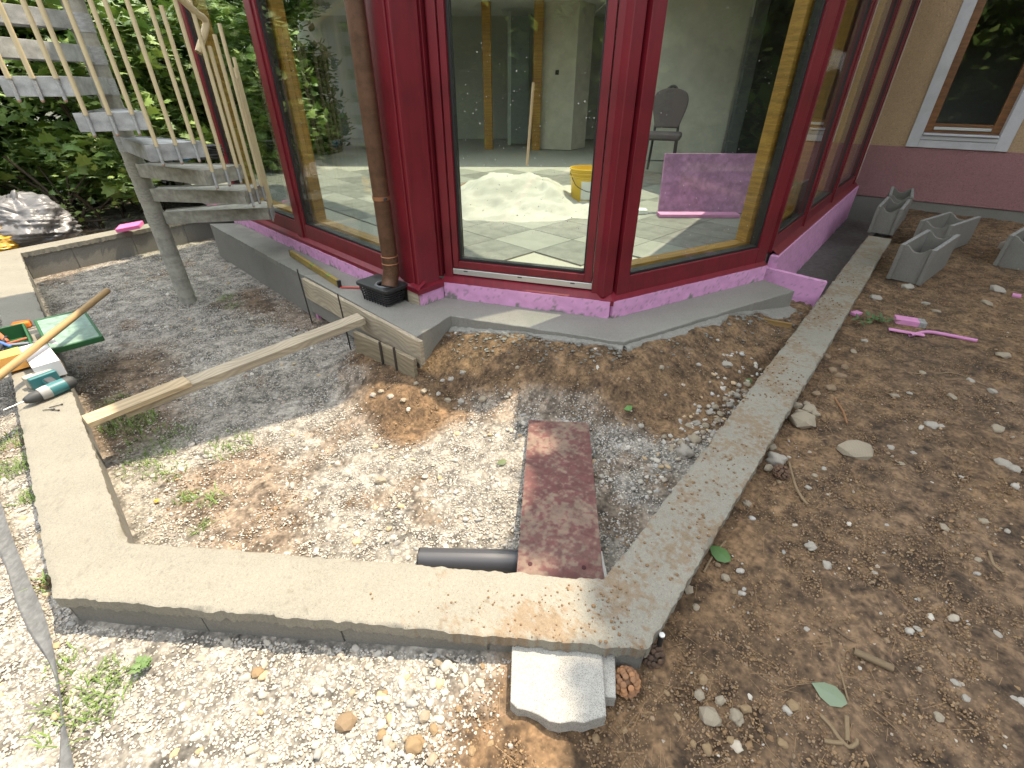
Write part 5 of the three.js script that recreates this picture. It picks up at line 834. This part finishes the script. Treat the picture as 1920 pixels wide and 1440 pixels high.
for (const [x, y, w] of [[1492, 762, 24], [1512, 760, 20], [1516, 770, 30], [1500, 775, 22], [1528, 778, 20], [1560, 696, 20], [1575, 708, 22], [1548, 670, 20], [1583, 690, 18], [1530, 740, 18], [1555, 730, 20], [1448, 840, 18], [1440, 880, 24], [1460, 905, 14], [1400, 945, 18], [1360, 1085, 22], [1290, 1107, 26], [1305, 1140, 18], [1345, 1060, 14], [1375, 1110, 15]]) stone(x, y, w, rnd() < 0.55 ? mat.stoneA : mat.stoneB, 'tan stone lying along the outer edge of the right-hand kerb', beside);
for (const [x, y, w] of [[1330, 1345, 46], [1380, 1345, 28], [1310, 1305, 26], [1350, 1315, 22], [1398, 1330, 24], [1318, 1275, 22], [1487, 1325, 26], [1325, 1405, 20], [1370, 1390, 18], [1465, 1395, 18], [1270, 1345, 18], [1117, 1385, 20], [1115, 1362, 16], [1170, 1370, 14], [1250, 1300, 15], [1300, 1395, 15]]) stone(x, y, w, rnd() < 0.7 ? mat.stoneD : mat.stoneA, 'rounded tan stone on the soil beyond the pine cone and broken slab', 'stones on the soil by the kerb corner');
for (const [x, y, w] of [[1677, 743, 20], [1745, 798, 24], [1763, 800, 14], [1705, 738, 12], [1785, 745, 18], [1868, 806, 26], [1712, 850, 12], [1670, 840, 14], [1515, 915, 14], [1545, 880, 14], [1770, 990, 20], [1843, 978, 16], [1662, 985, 10], [1833, 1050, 14], [1527, 892, 12], [1550, 1060, 18], [1520, 1025, 22], [1512, 1180, 12], [1640, 1075, 12], [1690, 870, 12], [1880, 870, 26], [1900, 880, 20], [1860, 735, 18], [1730, 700, 14], [1820, 715, 16], [1640, 560, 20], [1755, 585, 16], [1870, 545, 26], [1850, 570, 20], [1880, 668, 26], [1735, 570, 14], [1600, 660, 16], [1620, 640, 14], [1700, 540, 20], [1790, 1280, 14], [1810, 1310, 16], [1760, 1345, 18], [1870, 1190, 14], [1720, 1180, 14], [1900, 1310, 12], [1650, 1150, 10], [1585, 1120, 10]]) stone(x, y, w, rnd() < 0.5 ? mat.stoneC : mat.stoneA, 'small pale stone on the trodden bare soil of the yard', yard, 0.7);
for (const [x, y, w] of [[733, 745, 20], [715, 735, 16], [700, 742, 16], [757, 752, 18], [795, 735, 16], [846, 712, 18], [868, 700, 16], [905, 750, 26], [865, 755, 20], [840, 752, 20], [830, 715, 14], [955, 740, 16], [950, 745, 14], [780, 720, 14], [822, 740, 15], [685, 972, 16], [640, 830, 12], [970, 690, 13], [1018, 745, 12]]) stone(x, y, w, rnd() < 0.5 ? mat.stoneA : mat.stoneC, 'pale stone where the soil bank meets the gravel inside the kerb', 'stones at the foot of the soil bank');

// ---------------------------------------------------------------- twigs, needles, leaves, cones, grass
function stick(pts, r, m, label, group) { const q = pts.map(a => { const p = atG(a[0], a[1]); p.y += r * 0.8 + (a[2] || 0); return p; }); return solo('twig', tube(q, r, 24, 7), m, label, 'twig', group); }
const dry = M(0.36, 0.26, 0.15, { roughness: 0.9, map: rep(woodT, 4) }), dark = M(0.14, 0.095, 0.06, { roughness: 0.95 });
stick([[1479, 868], [1484, 890], [1492, 915], [1503, 935], [1514, 948]], 0.0055, dry, 'curved pale stick on the soil beside the right-hand kerb');
stick([[1537, 1342], [1556, 1362], [1572, 1385], [1590, 1402], [1602, 1398, 0.01], [1600, 1390, 0.014]], 0.0052, dry, 'hooked pale root lying on the soil');
stick([[1543, 1390], [1560, 1393], [1578, 1395]], 0.0055, dry, 'short thick piece of root crossing the hooked one');
stick([[1586, 1345], [1587, 1370], [1588, 1392]], 0.006, dry, 'straight upright-lying piece of root touching the hooked one');
stick([[1565, 1180], [1590, 1198], [1632, 1220]], 0.0028, dark, 'thin dark twig lying on the bare soil');
stick([[1555, 1195], [1562, 1225], [1575, 1260], [1590, 1315]], 0.0025, dry, 'long thin bent straw between the dark twig and the leaf');
stick([[1598, 1224], [1630, 1238], [1672, 1257]], 0.011, M(0.30, 0.22, 0.13, { map: rep(woodT, 4), roughness: 1 }), 'half-buried mouldering branch in the soil');
stick([[1853, 1035], [1862, 1060], [1880, 1075]], 0.005, dry, 'pale curved root piece near a white chip on the soil');
stick([[1880, 1075], [1892, 1080], [1912, 1074]], 0.0022, dry, 'thin curling root end beside the pale root piece');
stick([[1318, 1075], [1338, 1040], [1360, 1015]], 0.004, dry, 'forked pale twig along the kerb corner edge');
stick([[1565, 748], [1580, 772], [1588, 795]], 0.0045, M(0.26, 0.13, 0.06), 'reddish brown twig beside the stones at the kerb');
stick([[1690, 698], [1740, 702], [1790, 700], [1850, 725], [1905, 760]], 0.003, dry, 'long thin root winding across the yard soil');
{ // needle litter
  const P = []; const addN = (x, z, L, a) => { const y = ground(x, z) + 0.006, w = 0.0005, dx = Math.cos(a) * L / 2, dz = Math.sin(a) * L / 2, nx = -Math.sin(a) * w, nz = Math.cos(a) * w, up = rr(0.0, 0.006); P.push(x - dx - nx, y, z - dz - nz, x - dx + nx, y, z - dz + nz, x + dx + nx, y + up, z + dz + nz, x - dx - nx, y, z - dz - nz, x + dx + nx, y + up, z + dz + nz, x + dx - nx, y + up, z + dz - nz); };
  let n = 0; while (n < 900) { const d = 0.5 + rnd() * 3.4, a = rr(-0.6, 0.95), x = Math.sin(a) * d, z = -Math.cos(a) * d + 0.3; const q = zones(x, z); if (onKerb(x, z) || inFooting(x, z) || rnd() > (q.r > 0 ? 1 : 0.18)) continue; addN(x, z, rr(0.025, 0.08), rnd() * 6.28); n++; }
  const g = new THREE.BufferGeometry(); g.setAttribute('position', new THREE.Float32BufferAttribute(P, 3)); g.computeVertexNormals();
  const m = solo('pine_needles', g, M(0.26, 0.165, 0.085, { side: THREE.DoubleSide }), 'scattered dry brown pine needles on soil and gravel', 'needles'); m.userData.kind = 'stuff';
}
{ // crumbs of soil trodden on to the kerb
  const gs = []; let n = 0; while (n < 520) { const s = rnd() * 4.6, o = rr(0.01, KW - 0.01), p = KO[1].clone().add(dRt.clone().multiplyScalar(s - 0.25)).add(inRightP.clone().sub(KO[1]).normalize().multiplyScalar(o)); if (!onKerb(p.x, p.y) || fbm(p.x * 5 + 2, p.y * 5, 3) < 0.46) continue; const r = Math.pow(rnd(), 2.5) * 0.006 + 0.0012; const g = new THREE.IcosahedronGeometry(r, 0); g.deleteAttribute('uv'); g.rotateY(rnd() * 6); g.scale(1, 0.7, 1); g.translate(p.x, KT + r * 0.4, p.y); gs.push(g); n++; }
  for (let i = 0; i < 260; i++) { const x = rr(-0.5, 0.35), z = rr(-0.9, -0.68); if (!onKerb(x, z) || rnd() > sst(-0.6, 0.3, x)) continue; const r = rr(0.001, 0.004); const g = new THREE.IcosahedronGeometry(r, 0); g.deleteAttribute('uv'); g.translate(x, KT + r * 0.4, z); gs.push(g); }
  const m = solo('soil_crumbs', mergeGeometries(gs), M(0.21, 0.13, 0.068, { roughness: 1 }), 'brown soil crumbs strewn on top of the right-hand kerb', 'soil'); m.userData.kind = 'stuff';
}
function cone(px, py, s, col, label, turn, tiltx) {
  const p = atG(px, py), t = thing('pine_cone', label, 'pine cone', [p.x, p.y + s * 0.42, p.z], turn); const inner = part(t, 'core', rock(s * 0.3, s * 0.45, s * 0.3, 2, 0.1, 2), M(col[0] * 0.5, col[1] * 0.5, col[2] * 0.5));
  const sg = new THREE.SphereGeometry(1, 8, 5); sg.scale(s * 0.15, s * 0.05, s * 0.15); const m1 = M(...col, { roughness: 0.8 }), m2 = M(col[0] * 1.35, col[1] * 1.3, col[2] * 1.2, { roughness: 0.8 });
  const R = 9, q = new THREE.Group(); for (let k = 0; k < R; k++) { const v = k / (R - 1), rad = s * (0.16 + 0.36 * Math.sin(Math.PI * (0.12 + 0.80 * v))), n = Math.max(4, Math.round(rad / s * 18)); for (let i = 0; i < n; i++) { const a = (i + k * 0.5) / n * 6.283; const z = part(t, 'scale', sg, (i + k) % 3 ? m1 : m2); z.position.set(Math.cos(a) * rad, (v - 0.5) * s * 0.86, Math.sin(a) * rad); z.rotation.set(0, -a, 0.75 - v * 0.9, 'YXZ'); } }
  t.rotation.x = tiltx; return t;
}
cone(1172, 1287, 0.062, [0.27, 0.14, 0.07], 'open orange brown pine cone beside the narrow slab strip', 0.4, 0.5);
cone(1222, 1238, 0.055, [0.08, 0.05, 0.033], 'dark closed pine cone by the steel peg at the kerb corner', 1.2, 0.9);
cone(1462, 893, 0.055, [0.10, 0.058, 0.035], 'dark brown pine cone beside the curved stick', 2.2, 0.3);
function leafThing(px, py, s, col, label, turn, tilt = 0.15) { const p = atG(px, py), m = new THREE.BufferGeometry(); const sh2 = plainLeaf.slice(); m.setAttribute('position', new THREE.BufferAttribute(sh2, 3)); m.rotateX(-Math.PI / 2); m.scale(s, s, s); m.computeVertexNormals(); const o = solo('fallen_leaf', m, M(...col, { side: THREE.DoubleSide, roughness: 0.6 }), label, 'leaf'); o.position.set(p.x, p.y + 0.016, p.z); o.rotation.set(tilt, turn, 0.1); return o; }
leafThing(1368, 1058, 0.085, [0.07, 0.15, 0.04], 'fresh green leaf on the soil beside the kerb corner', 0.7, 0.2);
leafThing(1585, 1325, 0.085, [0.17, 0.22, 0.14], 'dull grey green leaf above the hooked root', 0.9, 0.1);
leafThing(1180, 775, 0.075, [0.09, 0.20, 0.05], 'small bright green leaf on the soil bank inside the kerb', 0.2, 0.3);
leafThing(950, 868, 0.05, [0.10, 0.13, 0.05], 'small dull green leaf on the gravel left of the red panel', 1.9);
leafThing(300, 945, 0.03, [0.55, 0.30, 0.05], 'tiny orange leaf on the sunlit gravel near the front kerb', 1.2);
leafThing(1407, 715, 0.05, [0.07, 0.15, 0.04], 'small green leaf at the inner edge of the right-hand kerb', 2.2, 0.3);
{ // cut sprig with leaves
  const p = atG(1640, 606), t = thing('cut_sprig', 'cut sprig of dark green leaves lying by the pink offcuts', 'sprig', [p.x, p.y + 0.02, p.z], 0.1); part(t, 'stem', tube([V3(-0.16, 0.0, 0.03), V3(0, 0.015, 0), V3(0.2, 0.0, 0.03)], 0.003, 12, 6), dry);
  for (let i = 0; i < 26; i++) { const m = new THREE.BufferGeometry(); m.setAttribute('position', new THREE.BufferAttribute(plainLeaf.slice(), 3)); m.rotateX(-Math.PI / 2); const s = rr(0.04, 0.075); m.scale(s * 0.6, s, s); m.computeVertexNormals(); const o = part(t, 'leaf', m, M(0.04 + 0.03 * rnd(), 0.085 + 0.04 * rnd(), 0.035, { side: THREE.DoubleSide, roughness: 0.45 })); o.position.set(rr(-0.13, 0.1), rr(0.0, 0.03), rr(-0.03, 0.06)); o.rotation.set(rr(-0.4, 0.6), rr(0, 6.28), rr(-0.3, 0.3)); }
}
{ // grass and weeds
  const P = [], C = []; const blade = (x, z, y, h, a, lean, c) => { const w = rr(0.0012, 0.0028), nx = -Math.sin(a) * w, nz = Math.cos(a) * w, dx = Math.cos(a) * lean, dz = Math.sin(a) * lean; const A = [x - nx, y, z - nz], B = [x + nx, y, z + nz], Mx = [x + dx * 0.4 + nx * 0.8, y + h * 0.7, z + dz * 0.4 + nz * 0.8], Nx = [x + dx * 0.4 - nx * 0.8, y + h * 0.7, z + dz * 0.4 - nz * 0.8], T = [x + dx, y + h, z + dz]; for (const q of [A, B, Mx, A, Mx, Nx, Nx, Mx, T]) { P.push(...q); C.push(...c); } };
  const tufts = [[245, 795, 0.14, 240, 0.06], [300, 830, 0.16, 200, 0.035], [275, 872, 0.12, 110, 0.03], [430, 835, 0.12, 120, 0.03], [350, 935, 0.05, 50, 0.03], [395, 935, 0.06, 50, 0.025], [320, 885, 0.10, 70, 0.025], [160, 1320, 0.12, 160, 0.03], [200, 1290, 0.08, 80, 0.025], [30, 880, 0.10, 180, 0.045], [20, 830, 0.10, 130, 0.04], [60, 930, 0.06, 80, 0.035], [420, 560, 0.10, 70, 0.03], [440, 575, 0.08, 50, 0.03], [215, 755, 0.08, 60, 0.035], [130, 1240, 0.06, 40, 0.02], [380, 985, 0.04, 30, 0.02], [100, 1090, 0.05, 40, 0.03]];
  for (const [px, py, r, n, h] of tufts) { const p = atG(px, py); for (let i = 0; i < n; i++) { const a = rnd() * 6.28, d = Math.pow(rnd(), 0.7) * r, x = p.x + Math.cos(a) * d, z = p.z + Math.sin(a) * d; if (onKerb(x, z)) continue; const k = rr(0.7, 1.3); blade(x, z, ground(x, z), h * rr(0.3, 1), rnd() * 6.28, rr(0.01, 0.05), [0.13 * k, 0.20 * k, 0.045 * k]); } }
  const g = new THREE.BufferGeometry(); g.setAttribute('position', new THREE.Float32BufferAttribute(P, 3)); g.setAttribute('color', new THREE.Float32BufferAttribute(C, 3)); g.computeVertexNormals();
  const m = solo('grass', g, M(1, 1, 1, { vertexColors: true, side: THREE.DoubleSide, roughness: 0.7 }), 'thin tufts of green grass growing through the gravel', 'grass'); m.userData.kind = 'stuff';
  const wp = atG(280, 1252), w = thing('weed', 'small green leafy weed growing in the gravel outside the front kerb', 'weed', [wp.x, wp.y, wp.z]); for (let i = 0; i < 9; i++) { const q = new THREE.BufferGeometry(); q.setAttribute('position', new THREE.BufferAttribute(lobedLeaf.slice(), 3)); q.rotateX(-1.2); const s = rr(0.022, 0.038); q.scale(s, s, s); q.computeVertexNormals(); const o = part(w, 'leaf', q, M(0.10, 0.17, 0.05, { side: THREE.DoubleSide, roughness: 0.6 })); o.position.set(rr(-0.01, 0.01), rr(0.015, 0.04), rr(-0.01, 0.01)); o.rotation.y = i * 0.7; } part(w, 'stem', new THREE.CylinderGeometry(0.0012, 0.0015, 0.04, 6).translate(0, 0.02, 0), M(0.16, 0.22, 0.07));
}
{ // grey weed fabric showing through the gravel on the left
  const Rr = [[-60, 160], [0, 280], [60, 460], [130, 640], [200, 800], [240, 930], [265, 1060], [290, 1240], [330, 1440], [345, 1560]], Ll = [[-130, 260], [-60, 420], [30, 620], [70, 760], [125, 880], [190, 970], [238, 1070], [262, 1240], [246, 1440], [230, 1560]];
  const cv = a => a.map(q => { const p = atG(q[0] / 2.25, 800 + q[1] / 2.25); return p; }), A = new THREE.CatmullRomCurve3(cv(Ll)), B = new THREE.CatmullRomCurve3(cv(Rr)), n = 160, k = 10, P = [], I = [], U = [];
  for (let i = 0; i <= n; i++) { const a = A.getPoint(i / n), b = B.getPoint(i / n); for (let j = 0; j <= k; j++) { const v = j / k, p = a.clone().lerp(b, v); p.y = ground(p.x, p.z) + 0.010 + 0.016 * v * v + 0.010 * (fbm(p.x * 9, p.z * 9, 3) - 0.5) + (v === 0 ? -0.012 : 0); P.push(p.x, p.y, p.z); U.push(p.x, p.z); } }
  for (let i = 0; i < n; i++) for (let j = 0; j < k; j++) { const a = i * (k + 1) + j; I.push(a, a + 1, a + k + 1, a + 1, a + k + 2, a + k + 1); }
  const g = new THREE.BufferGeometry(); g.setAttribute('position', new THREE.Float32BufferAttribute(P, 3)); g.setAttribute('uv', new THREE.Float32BufferAttribute(U, 2)); g.setIndex(I); g.computeVertexNormals();
  solo('weed_fabric', g, M(0.23, 0.235, 0.235, { side: THREE.DoubleSide, map: rep(grainT, 5), roughness: 0.95 }), 'strip of grey weed fabric showing between the gravel beds outside the left kerb', 'fabric');
}
renderer.render(scene, camera);
